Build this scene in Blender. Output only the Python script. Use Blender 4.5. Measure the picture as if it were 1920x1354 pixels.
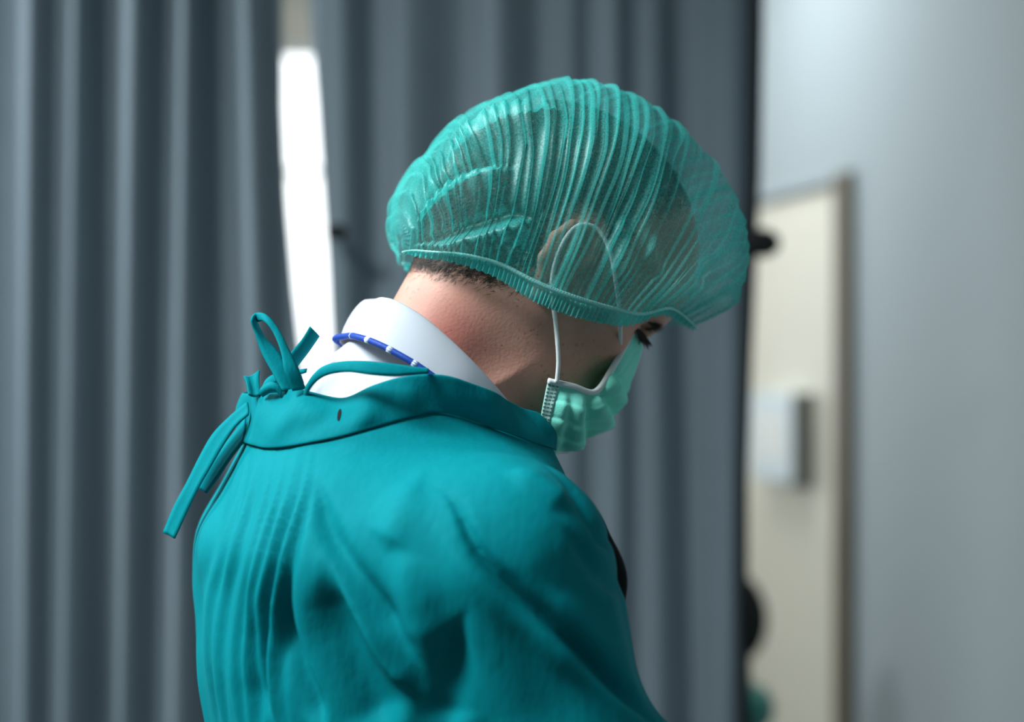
import bpy, math, random
import numpy as np
from mathutils import Vector

random.seed(7)
RNG = np.random.default_rng(11)
for _o in list(bpy.data.objects):
    bpy.data.objects.remove(_o)
scene = bpy.context.scene
COL = scene.collection

# ------------------------------------------------------------------ camera, light, exposure
D, FPX, CZ = 1.4, 3200.0, 1.55          # subject distance, focal length in pixels of a 1920 wide frame, camera height
cam_d = bpy.data.cameras.new('camera')
cam = bpy.data.objects.new('camera', cam_d)
COL.objects.link(cam)
cam.location = (0, -D, CZ)
cam.rotation_euler = (math.pi / 2, 0, 0)
cam_d.sensor_width = 36.0
cam_d.lens = 60.0
cam_d.clip_start = 0.05
cam_d.dof.use_dof = True
cam_d.dof.focus_distance = D - 0.10
cam_d.dof.aperture_fstop = 2.2
scene.camera = cam

world = bpy.data.worlds.new('world')
scene.world = world
world.use_nodes = True
world.node_tree.nodes['Background'].inputs[0].default_value = (0.62, 0.80, 0.92, 1)
world.node_tree.nodes['Background'].inputs[1].default_value = 0.35

def area_light(name, loc, rot, sx, sy, energy, col=(1, 1, 1)):
    ld = bpy.data.lights.new(name, 'AREA')
    ld.shape = 'RECTANGLE'
    ld.size, ld.size_y = sx, sy
    ld.energy = energy
    ld.color = col
    o = bpy.data.objects.new(name, ld)
    COL.objects.link(o)
    o.location = loc
    o.rotation_euler = rot
    return o

CEIL = 2.85
LAMPS = [(-1.22, -0.66, 1.0, 0.6, 62), (-2.0, 0.70, 1.2, 0.4, 40), (0.16, 2.55, 0.6, 0.6, 9)]
for lx, ly, sx, sy, en in LAMPS:
    area_light('ceiling_lamp_light', (lx, ly, CEIL - 0.075), (0, 0, 0), sx, sy, en, (0.90, 0.98, 1.0))

scene.view_settings.view_transform = 'Standard'
scene.view_settings.look = 'None'
scene.view_settings.gamma = 1.0
scene.view_settings.use_curve_mapping = False
scene.view_settings.exposure = 0.38
scene.cycles.transparent_max_bounces = 24
scene.cycles.max_bounces = 7
scene.cycles.diffuse_bounces = 4

# ------------------------------------------------------------------ helpers
def W(px, py, y=0.0):
    """point of the place at depth y that the photograph shows at (px, py)"""
    q = (D + y) / FPX
    return np.array([(px - 960.0) * q, y, CZ - (py - 677.0) * q])

def link(name, me, mat=None, parent=None, smooth=True):
    o = bpy.data.objects.new(name, me)
    COL.objects.link(o)
    if mat is not None:
        me.materials.clear()
        me.materials.append(mat)
    if parent is not None:
        o.parent = parent
    if smooth and len(me.polygons):
        me.polygons.foreach_set('use_smooth', np.ones(len(me.polygons), dtype=bool))
    return o

def mesh(name, V, Fc, mat=None, parent=None, smooth=True):
    me = bpy.data.meshes.new(name)
    me.from_pydata(np.asarray(V, dtype=float).tolist(), [], [list(map(int, f)) for f in Fc])
    me.update()
    return link(name, me, mat, parent, smooth)

def empty(name, loc=(0, 0, 0), rz=0.0):
    o = bpy.data.objects.new(name, None)
    COL.objects.link(o)
    o.location = loc
    o.rotation_euler = (0, 0, rz)
    o.empty_display_size = 0.05
    return o

def tag(o, label=None, cat=None, group=None, kind=None):
    if label: o['label'] = label
    if cat: o['category'] = cat
    if group: o['group'] = group
    if kind: o['kind'] = kind
    return o

def box_vf(lo, hi):
    x0, y0, z0 = lo; x1, y1, z1 = hi
    V = [(x0, y0, z0), (x1, y0, z0), (x1, y1, z0), (x0, y1, z0), (x0, y0, z1), (x1, y0, z1), (x1, y1, z1), (x0, y1, z1)]
    Fc = [(0, 3, 2, 1), (4, 5, 6, 7), (0, 1, 5, 4), (1, 2, 6, 5), (2, 3, 7, 6), (3, 0, 4, 7)]
    return V, Fc

def box(name, lo, hi, mat, parent=None, bevel=0.0):
    V, Fc = box_vf(lo, hi)
    o = mesh(name, V, Fc, mat, parent, smooth=False)
    if bevel:
        m = o.modifiers.new('bevel', 'BEVEL'); m.width = bevel; m.segments = 3
    return o

def catmull(P, n, closed=False):
    """n samples of a Catmull-Rom spline through P (open: n points inclusive)"""
    P = np.asarray(P, dtype=float)
    m = len(P)
    if closed:
        t = np.linspace(0, m, n, endpoint=False)
        i = np.floor(t).astype(int); u = (t - i)[:, None]
        g = lambda j: P[(i + j) % m]
    else:
        t = np.linspace(0, m - 1, n)
        i = np.minimum(np.floor(t).astype(int), m - 2); u = (t - i)[:, None]
        E = np.vstack([2 * P[0] - P[1], P, 2 * P[-1] - P[-2]])
        g = lambda j: E[i + j + 1]
    p0, p1, p2, p3 = g(-1), g(0), g(1), g(2)
    return 0.5 * ((2 * p1) + (-p0 + p2) * u + (2 * p0 - 5 * p1 + 4 * p2 - p3) * u ** 2 + (-p0 + 3 * p1 - 3 * p2 + p3) * u ** 3)

def smooth_interp(x, xs, Y):
    """Catmull-Rom through knots (xs, Y), Y may be (n,k); x any shape"""
    xs = np.asarray(xs, float); Y = np.asarray(Y, float)
    x = np.clip(np.asarray(x, float), xs[0], xs[-1])
    i = np.clip(np.searchsorted(xs, x, side='right') - 1, 0, len(xs) - 2)
    h = xs[i + 1] - xs[i]
    u = (x - xs[i]) / h
    m = np.gradient(Y, xs, axis=0)
    ex = (Ellipsis,) + (None,) * (Y.ndim - 1)
    u = u[ex]; h = h[ex]
    return ((2 * u ** 3 - 3 * u ** 2 + 1) * Y[i] + (u ** 3 - 2 * u ** 2 + u) * h * m[i]
            + (-2 * u ** 3 + 3 * u ** 2) * Y[i + 1] + (u ** 3 - u ** 2) * h * m[i + 1])

def grid_faces(nr, nc, wrap=False):
    F_ = []
    for r in range(nr - 1):
        for c in range(nc if wrap else nc - 1):
            c2 = (c + 1) % nc
            F_.append((r * nc + c, r * nc + c2, (r + 1) * nc + c2, (r + 1) * nc + c))
    return F_

def tube(name, P, rad, mat, parent=None, n=8, samples=None, closed=False):
    P = np.asarray(P, float)
    if samples:
        P = catmull(P, samples, closed)
    m = len(P)
    rad = np.full(m, rad) if np.isscalar(rad) else np.interp(np.linspace(0, 1, m), np.linspace(0, 1, len(rad)), rad)
    T = np.roll(P, -1, 0) - np.roll(P, 1, 0) if closed else np.gradient(P, axis=0)
    T /= np.linalg.norm(T, axis=1)[:, None] + 1e-12
    a = np.array([0, 0, 1.0]) if abs(T[0][2]) < 0.9 else np.array([1.0, 0, 0])
    V = []
    N = np.cross(T[0], a); N /= np.linalg.norm(N)
    for k in range(m):
        N = N - T[k] * np.dot(N, T[k]); N /= np.linalg.norm(N)
        B = np.cross(T[k], N)
        for j in range(n):
            th = 2 * math.pi * j / n
            V.append(P[k] + rad[k] * (math.cos(th) * N + math.sin(th) * B))
    Fc = grid_faces(m, n, True)
    if closed:
        Fc += [((m - 1) * n + j, (m - 1) * n + (j + 1) % n, (j + 1) % n, j) for j in range(n)]
    else:
        Fc += [tuple(range(n - 1, -1, -1)), tuple((m - 1) * n + j for j in range(n))]
    return mesh(name, V, Fc, mat, parent)

def ribbon(name, A, B, mat, parent, n=40, cols=5, thick=0.0012, curl=0.0):
    A = catmull(A, n); B = catmull(B, n)
    V = []
    for r in range(n):
        ax = B[r] - A[r]
        tn = A[min(r + 1, n - 1)] - A[max(r - 1, 0)]
        nn = np.cross(ax, tn); nn /= np.linalg.norm(nn) + 1e-9
        for c in range(cols):
            u = c / (cols - 1)
            V.append(A[r] * (1 - u) + B[r] * u + nn * curl * math.sin(math.pi * u))
    o = mesh(name, V, grid_faces(n, cols), mat, parent)
    s = o.modifiers.new('solid', 'SOLIDIFY'); s.thickness = thick; s.offset = 0
    return o

def vnoise(P, scale, seed=0, n=14):
    """cheap smooth noise in about -1..1 from sums of sines"""
    r = np.random.default_rng(seed)
    P = np.asarray(P, float) * scale
    out = np.zeros(P.shape[0])
    for _ in range(n):
        d = r.normal(size=P.shape[1])
        out += np.sin(P @ d + r.uniform(0, 6.28))
    return out / math.sqrt(n)

# ---- implicit bodies ------------------------------------------------
def smin(a, b, k):
    h = np.maximum(k - np.abs(a - b), 0) / k
    return np.minimum(a, b) - h * h * k * 0.25

class Field:
    def __init__(self):
        self.p = []
    def add(self, fn, lo, hi, k=0.01, op='u'):
        self.p.append((fn, np.asarray(lo, float) - k - 0.012, np.asarray(hi, float) + k + 0.012, k, op))
    def _mix(self, F, d, k, op):
        return smin(F, d, k) if op == 'u' else -smin(-F, d, k)
    def capsule(self, a, b, ra, rb, k=0.01, op='u'):
        a = np.asarray(a, float); b = np.asarray(b, float)
        ab = b - a; L2 = float(ab @ ab) + 1e-12
        def fn(X, Y, Z):
            t = np.clip(((X - a[0]) * ab[0] + (Y - a[1]) * ab[1] + (Z - a[2]) * ab[2]) / L2, 0, 1)
            return np.sqrt((X - a[0] - t * ab[0]) ** 2 + (Y - a[1] - t * ab[1]) ** 2 + (Z - a[2] - t * ab[2]) ** 2) - (ra + (rb - ra) * t)
        r = max(ra, rb)
        self.add(fn, np.minimum(a, b) - r, np.maximum(a, b) + r, k, op)
    def ellipsoid(self, c, axes, R, k=0.01, op='u'):
        c = np.asarray(c, float); R = np.asarray(R, float)     # rows of R: the local axes
        m = min(axes)
        def fn(X, Y, Z):
            dx, dy, dz = X - c[0], Y - c[1], Z - c[2]
            k0 = 0; k1 = 0
            for i in range(3):
                q = dx * R[i][0] + dy * R[i][1] + dz * R[i][2]
                k0 = k0 + (q / axes[i]) ** 2
                k1 = k1 + (q / axes[i] ** 2) ** 2
            k0 = np.sqrt(k0); k1 = np.sqrt(k1) + 1e-9
            return k0 * (k0 - 1.0) / k1
        ext = np.sqrt(((R * np.asarray(axes)[:, None]) ** 2).sum(0))
        self.add(fn, c - ext, c + ext, k, op)
    def grid(self, xs, ys, zs):
        F = np.ones((len(xs), len(ys), len(zs)), dtype=np.float32)
        for fn, lo, hi, k, op in self.p:
            i0, i1 = np.searchsorted(xs, [lo[0], hi[0]]); j0, j1 = np.searchsorted(ys, [lo[1], hi[1]]); k0, k1 = np.searchsorted(zs, [lo[2], hi[2]])
            i0 = max(i0 - 1, 0); j0 = max(j0 - 1, 0); k0 = max(k0 - 1, 0); i1 += 1; j1 += 1; k1 += 1
            X = xs[i0:i1, None, None].astype(np.float32); Y = ys[None, j0:j1, None].astype(np.float32); Z = zs[None, None, k0:k1].astype(np.float32)
            if 0 in (X.size, Y.size, Z.size):
                continue
            d = fn(X, Y, Z)
            F[i0:i1, j0:j1, k0:k1] = self._mix(F[i0:i1, j0:j1, k0:k1], d, k, op)
        return F
    def at(self, P):
        F = np.ones(len(P))
        for fn, lo, hi, k, op in self.p:
            m = np.all((P > lo) & (P < hi), axis=1)
            if m.any():
                Q = P[m]
                F[m] = self._mix(F[m], fn(Q[:, 0], Q[:, 1], Q[:, 2]), k, op)
        return F
    def grad(self, P, e=0.0006):
        g = np.zeros_like(P)
        for i in range(3):
            d = np.zeros(3); d[i] = e
            g[:, i] = (self.at(P + d) - self.at(P - d)) / (2 * e)
        return g
    def build(self, xs, ys, zs, newton=2):
        V, Q = surface_nets(self.grid(xs, ys, zs), xs, ys, zs)
        for _ in range(newton):
            f = self.at(V); g = self.grad(V)
            st = (f / (np.sum(g * g, 1) + 1e-3))[:, None] * g
            l = np.linalg.norm(st, axis=1)[:, None] + 1e-12
            V = V - st * np.minimum(1.0, 0.004 / l)
        return V, Q

def surface_nets(F, xs, ys, zs):
    S = F < 0
    nx, ny, nz = F.shape
    c = S[:-1, :-1, :-1].astype(np.int8)
    for (a, b, d) in [(1, 0, 0), (0, 1, 0), (0, 0, 1), (1, 1, 0), (1, 0, 1), (0, 1, 1), (1, 1, 1)]:
        c = c + S[a:nx - 1 + a, b:ny - 1 + b, d:nz - 1 + d]
    act = (c > 0) & (c < 8)
    I, J, K = np.nonzero(act)
    idx = np.full(act.shape, -1, dtype=np.int64)
    idx[I, J, K] = np.arange(len(I))
    acc = np.zeros((len(I), 3)); cnt = np.zeros(len(I))
    corners = [(0, 0, 0), (1, 0, 0), (0, 1, 0), (1, 1, 0), (0, 0, 1), (1, 0, 1), (0, 1, 1), (1, 1, 1)]
    for a in range(8):
        for ax in range(3):
            ca = corners[a]
            if ca[ax]:
                continue
            cb = list(ca); cb[ax] = 1
            f0 = F[I + ca[0], J + ca[1], K + ca[2]]; f1 = F[I + cb[0], J + cb[1], K + cb[2]]
            m = (f0 < 0) != (f1 < 0)
            t = np.where(m, f0 / np.where(m, f0 - f1, 1), 0)
            p0 = np.stack([xs[I + ca[0]], ys[J + ca[1]], zs[K + ca[2]]], 1)
            p1 = np.stack([xs[I + cb[0]], ys[J + cb[1]], zs[K + cb[2]]], 1)
            acc[m] += (p0 + (p1 - p0) * t[:, None])[m]
            cnt[m] += 1
    V = acc / np.maximum(cnt, 1)[:, None]
    quads = []
    e = S[:-1] != S[1:]; e[:, 0, :] = False; e[:, :, 0] = False; e[:, -1, :] = False; e[:, :, -1] = False
    I, J, K = np.nonzero(e); fl = S[I, J, K]
    q = np.stack([idx[I, J - 1, K - 1], idx[I, J, K - 1], idx[I, J, K], idx[I, J - 1, K]], 1)
    quads.append(np.where(fl[:, None], q, q[:, ::-1]))
    e = S[:, :-1] != S[:, 1:]; e[0] = False; e[:, :, 0] = False; e[-1] = False; e[:, :, -1] = False
    I, J, K = np.nonzero(e); fl = S[I, J, K]
    q = np.stack([idx[I - 1, J, K - 1], idx[I, J, K - 1], idx[I, J, K], idx[I - 1, J, K]], 1)
    quads.append(np.where(fl[:, None], q[:, ::-1], q))
    e = S[:, :, :-1] != S[:, :, 1:]; e[0] = False; e[:, 0] = False; e[-1] = False; e[:, -1] = False
    I, J, K = np.nonzero(e); fl = S[I, J, K]
    q = np.stack([idx[I - 1, J - 1, K], idx[I, J - 1, K], idx[I, J, K], idx[I - 1, J, K]], 1)
    quads.append(np.where(fl[:, None], q, q[:, ::-1]))
    return V, np.vstack(quads)

def axis(parts):
    """grid coordinates from (start, stop, step) pieces"""
    out = [np.arange(a, b, s) for a, b, s in parts]
    return np.concatenate(out)

def catmull_clark_split(V, Q):
    """each quad into four flat ones (positions only; re-projected later)"""
    n = len(V)
    ed = np.sort(np.stack([Q, np.roll(Q, -1, 1)], 2).reshape(-1, 2), 1)
    ue, inv = np.unique(ed, axis=0, return_inverse=True)
    inv = inv.reshape(-1, 4)
    E = (V[ue[:, 0]] + V[ue[:, 1]]) * 0.5
    C = V[Q].mean(1)
    V2 = np.vstack([V, E, C])
    ce = n + len(ue) + np.arange(len(Q))
    Q2 = np.vstack([np.stack([Q[:, i], n + inv[:, i], ce, n + inv[:, (i + 3) % 4]], 1) for i in range(4)])
    return V2, Q2

def normals(V, Q):
    n = np.cross(V[Q[:, 2]] - V[Q[:, 0]], V[Q[:, 3]] - V[Q[:, 1]])
    N = np.zeros_like(V)
    for i in range(4):
        np.add.at(N, Q[:, i], n)
    return N / (np.linalg.norm(N, axis=1)[:, None] + 1e-12)

def laplacian(V, Q, it=2, lam=0.5):
    a = np.concatenate([Q[:, i] for i in range(4)] + [Q[:, (i + 1) % 4] for i in range(4)])
    b = np.concatenate([Q[:, (i + 1) % 4] for i in range(4)] + [Q[:, i] for i in range(4)])
    deg = np.bincount(a, minlength=len(V)).astype(float)
    for _ in range(it):
        s = np.stack([np.bincount(a, weights=V[b, c], minlength=len(V)) for c in range(3)], 1)
        V = V + lam * (s / np.maximum(deg, 1)[:, None] - V)
    return V

def compact(V, Q):
    used = np.zeros(len(V), bool); used[Q.ravel()] = True
    mp = np.cumsum(used) - 1
    return V[used], mp[Q]

def stroke(XZ, pts, amp, width, mode='v', skew=2.2):
    """relief of a fold drawn along a line on the cloth: XZ are the cloth points seen along y; pts in the same plane.
    v valley, r ridge, s one-sided tuck (steep on the right hand of the line, soft on the left)"""
    pts = catmull(np.asarray(pts, float), 4 * len(pts))
    n = len(pts)
    best = np.full(len(XZ), 1e9); sd = np.zeros(len(XZ)); tt = np.zeros(len(XZ))
    lo = pts.min(0) - 4 * width; hi = pts.max(0) + 4 * width
    m = np.all((XZ > lo) & (XZ < hi), axis=1)
    P = XZ[m]
    if not len(P):
        return np.zeros(len(XZ))
    bb = np.full(len(P), 1e9); s_ = np.zeros(len(P)); t_ = np.zeros(len(P))
    for i in range(n - 1):
        a, b = pts[i], pts[i + 1]; ab = b - a; L2 = ab @ ab + 1e-12
        u = np.clip(((P - a) @ ab) / L2, 0, 1)
        dv = P - a - u[:, None] * ab
        d = np.hypot(dv[:, 0], dv[:, 1])
        c = ab[0] * dv[:, 1] - ab[1] * dv[:, 0]
        k = d < bb
        bb[k] = d[k]; s_[k] = np.sign(c[k]); t_[k] = (i + u[k]) / (n - 1)
    fade = np.clip(np.minimum(t_ / 0.50, (1 - t_) / 0.25), 0, 1)
    fade = fade * fade * (3 - 2 * fade)
    w = width * (0.22 + 0.78 * fade)
    fade = np.clip(np.minimum(t_ / 0.30, (1 - t_) / 0.20), 0, 1) * (0.3 + 0.7 * fade)
    x = bb * s_ / w
    if mode == 'v':
        g = -np.exp(-x * x)
    elif mode == 'r':
        g = np.exp(-x * x)
    else:
        g = np.where(x > 0, np.exp(-(x / skew) ** 2), 0) + np.where(x <= 0, np.exp(-(x * 2.2) ** 2), 0) - 0.55 * np.exp(-((x + 1.1) / 0.7) ** 2)
    out = np.zeros(len(XZ))
    out[m] = amp * g * fade
    return out

# ------------------------------------------------------------------ materials
def new_mat(name):
    m = bpy.data.materials.new(name)
    m.use_nodes = True
    nt = m.node_tree
    return m, nt, nt.nodes['Principled BSDF'], nt.nodes['Material Output']

def nd(nt, kind, **kw):
    n = nt.nodes.new(kind)
    for k_, v in kw.items():
        if k_ in n.inputs: n.inputs[k_].default_value = v
        else: setattr(n, k_, v)
    return n

def srgb(r, g, b):
    f = lambda c: (c / 255) / 12.92 if c / 255 <= 0.04045 else ((c / 255 + 0.055) / 1.055) ** 2.4
    return (f(r), f(g), f(b), 1.0)

def plain(name, col, rough=0.6, var=0.08, scale=20.0, bump=0.0, bscale=400.0, spec=0.3, sheen=0.0):
    m, nt, b, out = new_mat(name)
    tc = nd(nt, 'ShaderNodeTexCoord')
    no = nd(nt, 'ShaderNodeTexNoise', Scale=scale, Detail=4.0)
    nt.links.new(tc.outputs['Object'], no.inputs['Vector'])
    mx = nd(nt, 'ShaderNodeMix', data_type='RGBA')
    mx.inputs['A'].default_value = tuple(c * (1 - var) for c in col[:3]) + (1,)
    mx.inputs['B'].default_value = tuple(min(1, c * (1 + var)) for c in col[:3]) + (1,)
    nt.links.new(no.outputs['Fac'], mx.inputs['Factor'])
    nt.links.new(mx.outputs['Result'], b.inputs['Base Color'])
    b.inputs['Roughness'].default_value = rough
    b.inputs['Specular IOR Level'].default_value = spec
    if sheen:
        b.inputs['Sheen Weight'].default_value = sheen
    if bump:
        n2 = nd(nt, 'ShaderNodeTexNoise', Scale=bscale, Detail=3.0)
        nt.links.new(tc.outputs['Object'], n2.inputs['Vector'])
        bp = nd(nt, 'ShaderNodeBump', Strength=bump, Distance=0.002)
        nt.links.new(n2.outputs['Fac'], bp.inputs['Height'])
        nt.links.new(bp.outputs['Normal'], b.inputs['Normal'])
    return m

def gown_material():
    m, nt, b, out = new_mat('teal_cotton')
    tc = nd(nt, 'ShaderNodeTexCoord')
    no = nd(nt, 'ShaderNodeTexNoise', Scale=9.0, Detail=5.0)
    nt.links.new(tc.outputs['Object'], no.inputs['Vector'])
    mx = nd(nt, 'ShaderNodeMix', data_type='RGBA')
    mx.inputs['A'].default_value = (0.0, 0.180, 0.212, 1)
    mx.inputs['B'].default_value = (0.0, 0.235, 0.275, 1)
    nt.links.new(no.outputs['Fac'], mx.inputs['Factor'])
    nt.links.new(mx.outputs['Result'], b.inputs['Base Color'])
    b.inputs['Roughness'].default_value = 0.75
    b.inputs['Specular IOR Level'].default_value = 0.06
    n2 = nd(nt, 'ShaderNodeTexNoise', Scale=34.0, Detail=5.0, Roughness=0.6)
    mp = nd(nt, 'ShaderNodeMapping')
    mp.inputs['Scale'].default_value = (1.0, 1.0, 0.35)
    mp.inputs['Rotation'].default_value = (0, 0.35, 0)
    nt.links.new(tc.outputs['Object'], mp.inputs['Vector'])
    nt.links.new(mp.outputs['Vector'], n2.inputs['Vector'])
    bp = nd(nt, 'ShaderNodeBump', Strength=0.35, Distance=0.006)
    nt.links.new(n2.outputs['Fac'], bp.inputs['Height'])
    n3 = nd(nt, 'ShaderNodeTexNoise', Scale=900.0, Detail=2.0)
    nt.links.new(tc.outputs['Object'], n3.inputs['Vector'])
    b2 = nd(nt, 'ShaderNodeBump', Strength=0.12, Distance=0.001)
    nt.links.new(n3.outputs['Fac'], b2.inputs['Height'])
    nt.links.new(bp.outputs['Normal'], b2.inputs['Normal'])
    nt.links.new(b2.outputs['Normal'], b.inputs['Normal'])
    return m

def sheet_material(name, col, cover, tcol=None, noise=0.12, scale=650.0):
    """thin non-woven sheet: fibres that scatter and let light through, with open holes between them"""
    m, nt, b, out = new_mat(name)
    nt.nodes.remove(b)
    di = nd(nt, 'ShaderNodeBsdfDiffuse'); di.inputs['Color'].default_value = col
    tr = nd(nt, 'ShaderNodeBsdfTranslucent'); tr.inputs['Color'].default_value = tcol or col
    mx = nd(nt, 'ShaderNodeMixShader'); mx.inputs[0].default_value = 0.40
    nt.links.new(di.outputs[0], mx.inputs[1]); nt.links.new(tr.outputs[0], mx.inputs[2])
    gl = nd(nt, 'ShaderNodeBsdfGlossy', Roughness=0.42); gl.inputs['Color'].default_value = (0.8, 0.95, 0.93, 1)
    mg = nd(nt, 'ShaderNodeMixShader'); mg.inputs[0].default_value = 0.08
    nt.links.new(mx.outputs[0], mg.inputs[1]); nt.links.new(gl.outputs[0], mg.inputs[2])
    mx = mg
    tp = nd(nt, 'ShaderNodeBsdfTransparent')
    tc = nd(nt, 'ShaderNodeTexCoord')
    no = nd(nt, 'ShaderNodeTexNoise', Scale=scale, Detail=3.0)
    nt.links.new(tc.outputs['Object'], no.inputs['Vector'])
    mr = nd(nt, 'ShaderNodeMapRange')
    mr.inputs['From Min'].default_value = 0.3; mr.inputs['From Max'].default_value = 0.7
    mr.inputs['To Min'].default_value = cover - noise; mr.inputs['To Max'].default_value = min(1, cover + noise)
    nt.links.new(no.outputs['Fac'], mr.inputs['Value'])
    m2 = nd(nt, 'ShaderNodeMixShader')
    nt.links.new(mr.outputs['Result'], m2.inputs[0])
    nt.links.new(tp.outputs[0], m2.inputs[1]); nt.links.new(mx.outputs[0], m2.inputs[2])
    nt.links.new(m2.outputs[0], out.inputs['Surface'])
    return m

def skin_material():
    m, nt, b, out = new_mat('skin')
    tc = nd(nt, 'ShaderNodeTexCoord')
    no = nd(nt, 'ShaderNodeTexNoise', Scale=28.0, Detail=6.0, Roughness=0.65)
    nt.links.new(tc.outputs['Object'], no.inputs['Vector'])
    mx = nd(nt, 'ShaderNodeMix', data_type='RGBA')
    mx.inputs['A'].default_value = srgb(188, 132, 115)
    mx.inputs['B'].default_value = srgb(218, 168, 150)
    nt.links.new(no.outputs['Fac'], mx.inputs['Factor'])
    # flush of the neck under the ear
    c0 = W(1000, 640, -0.075)
    vs = nd(nt, 'ShaderNodeVectorMath', operation='DISTANCE')
    vs.inputs[1].default_value = tuple(c0)
    nt.links.new(tc.outputs['Object'], vs.inputs[0])
    mr = nd(nt, 'ShaderNodeMapRange', interpolation_type='SMOOTHSTEP')
    mr.inputs['From Min'].default_value = 0.01; mr.inputs['From Max'].default_value = 0.065
    mr.inputs['To Min'].default_value = 0.75; mr.inputs['To Max'].default_value = 0.0
    nt.links.new(vs.outputs['Value'], mr.inputs['Value'])
    m2 = nd(nt, 'ShaderNodeMix', data_type='RGBA')
    m2.inputs['B'].default_value = srgb(172, 88, 82)
    nt.links.new(mr.outputs['Result'], m2.inputs['Factor'])
    nt.links.new(mx.outputs['Result'], m2.inputs['A'])
    # freckles
    vo = nd(nt, 'ShaderNodeTexVoronoi', Scale=230.0)
    nt.links.new(tc.outputs['Object'], vo.inputs['Vector'])
    r2 = nd(nt, 'ShaderNodeMapRange')
    r2.inputs['From Min'].default_value = 0.10; r2.inputs['From Max'].default_value = 0.30
    r2.inputs['To Min'].default_value = 0.55; r2.inputs['To Max'].default_value = 0.0
    nt.links.new(vo.outputs['Distance'], r2.inputs['Value'])
    n4 = nd(nt, 'ShaderNodeTexNoise', Scale=60.0, Detail=2.0)
    nt.links.new(tc.outputs['Object'], n4.inputs['Vector'])
    r4 = nd(nt, 'ShaderNodeMapRange')
    r4.inputs['From Min'].default_value = 0.50; r4.inputs['From Max'].default_value = 0.62
    nt.links.new(n4.outputs['Fac'], r4.inputs['Value'])
    mu = nd(nt, 'ShaderNodeMath', operation='MULTIPLY')
    nt.links.new(r2.outputs['Result'], mu.inputs[0]); nt.links.new(r4.outputs['Result'], mu.inputs[1])
    m3 = nd(nt, 'ShaderNodeMix', data_type='RGBA')
    m3.inputs['B'].default_value = srgb(120, 66, 58)
    nt.links.new(mu.outputs[0], m3.inputs['Factor'])
    nt.links.new(m2.outputs['Result'], m3.inputs['A'])
    nt.links.new(m3.outputs['Result'], b.inputs['Base Color'])
    b.inputs['Roughness'].default_value = 0.52
    b.inputs['Specular IOR Level'].default_value = 0.35
    b.inputs['Subsurface Weight'].default_value = 0.12
    b.inputs['Subsurface Radius'].default_value = (0.010, 0.004, 0.002)
    b.inputs['Subsurface Scale'].default_value = 1.0
    n2 = nd(nt, 'ShaderNodeTexNoise', Scale=420.0, Detail=4.0)
    nt.links.new(tc.outputs['Object'], n2.inputs['Vector'])
    bp = nd(nt, 'ShaderNodeBump', Strength=0.25, Distance=0.0012)
    nt.links.new(n2.outputs['Fac'], bp.inputs['Height'])
    nt.links.new(bp.outputs['Normal'], b.inputs['Normal'])
    return m

def emit_mat(name, col, strength):
    m, nt, b, out = new_mat(name)
    b.inputs['Base Color'].default_value = (0.8, 0.8, 0.8, 1)
    b.inputs['Emission Color'].default_value = col
    b.inputs['Emission Strength'].default_value = strength
    return m

M = {}
M['gown'] = gown_material()
M['cap'] = sheet_material('cap_nonwoven', srgb(82, 226, 218), 0.385, srgb(66, 222, 216), 0.13, 700)
M['cap_band'] = sheet_material('cap_elastic', srgb(180, 252, 248), 0.92, None, 0.05, 500)
M['ruffle'] = sheet_material('cap_ruffle', srgb(60, 224, 220), 0.66, None, 0.10, 500)
M['mask'] = plain('mask_nonwoven', srgb(136, 240, 220), 0.8, 0.05, 30, 0.15, 900, 0.15)
M['mask_white'] = plain('mask_binding', srgb(222, 228, 228), 0.8, 0.03, 40, 0.1, 900, 0.15)
M['mask_weld'] = plain('mask_welded_edge', srgb(190, 226, 220), 0.8, 0.05, 60, 0.1, 900, 0.15)
M['weld_dot'] = plain('weld_dot', srgb(84, 150, 145), 0.8, 0.05)
M['skin'] = skin_material()
M['hair'] = plain('dark_hair', srgb(58, 48, 42), 0.55, 0.35, 200, 0, 0, 0.4)
M['shirt'] = plain('white_shirt_cotton', srgb(200, 206, 216), 0.8, 0.015, 30, 0.06, 1200, 0.2)
M['lanyard'] = plain('blue_cord', srgb(22, 66, 160), 0.55, 0.15, 300, 0.2, 900, 0.3)
M['stripe'] = plain('white_cord_fleck', srgb(205, 222, 238), 0.6, 0.04)
M['curtain'] = plain('grey_curtain_cloth', srgb(115, 128, 137), 0.72, 0.05, 12, 0.08, 300, 0.25)
M['black'] = plain('black_plastic', srgb(18, 20, 22), 0.5, 0.2)
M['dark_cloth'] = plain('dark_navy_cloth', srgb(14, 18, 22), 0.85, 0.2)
M['wall'] = plain('painted_wall', srgb(174, 184, 189), 0.7, 0.02, 3, 0.05, 120, 0.3)
M['wall_dim'] = plain('grey_green_wall', srgb(132, 142, 144), 0.7, 0.02, 3, 0.05, 120, 0.3)
M['wall_cream'] = plain('cream_wall', srgb(226, 220, 206), 0.7, 0.02, 3, 0.05, 120, 0.3)
M['door'] = plain('cream_door_paint', srgb(228, 222, 206), 0.45, 0.03, 4, 0.03, 60, 0.4)
M['jamb'] = plain('brown_grey_jamb', srgb(112, 104, 90), 0.55, 0.08, 10)
M['floor'] = plain('grey_vinyl_floor', srgb(84, 84, 80), 0.4, 0.12, 6, 0.03, 80, 0.4)
M['ceiling'] = plain('white_ceiling', srgb(228, 230, 230), 0.9, 0.02)
M['frame'] = plain('white_window_frame', srgb(232, 232, 228), 0.4, 0.02)
M['pane'] = emit_mat('daylit_frosted_pane', (0.94, 0.98, 1.0, 1), 1.5)
M['diffuser'] = emit_mat('lamp_diffuser', (0.92, 0.98, 1.0, 1), 3.0)
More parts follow.
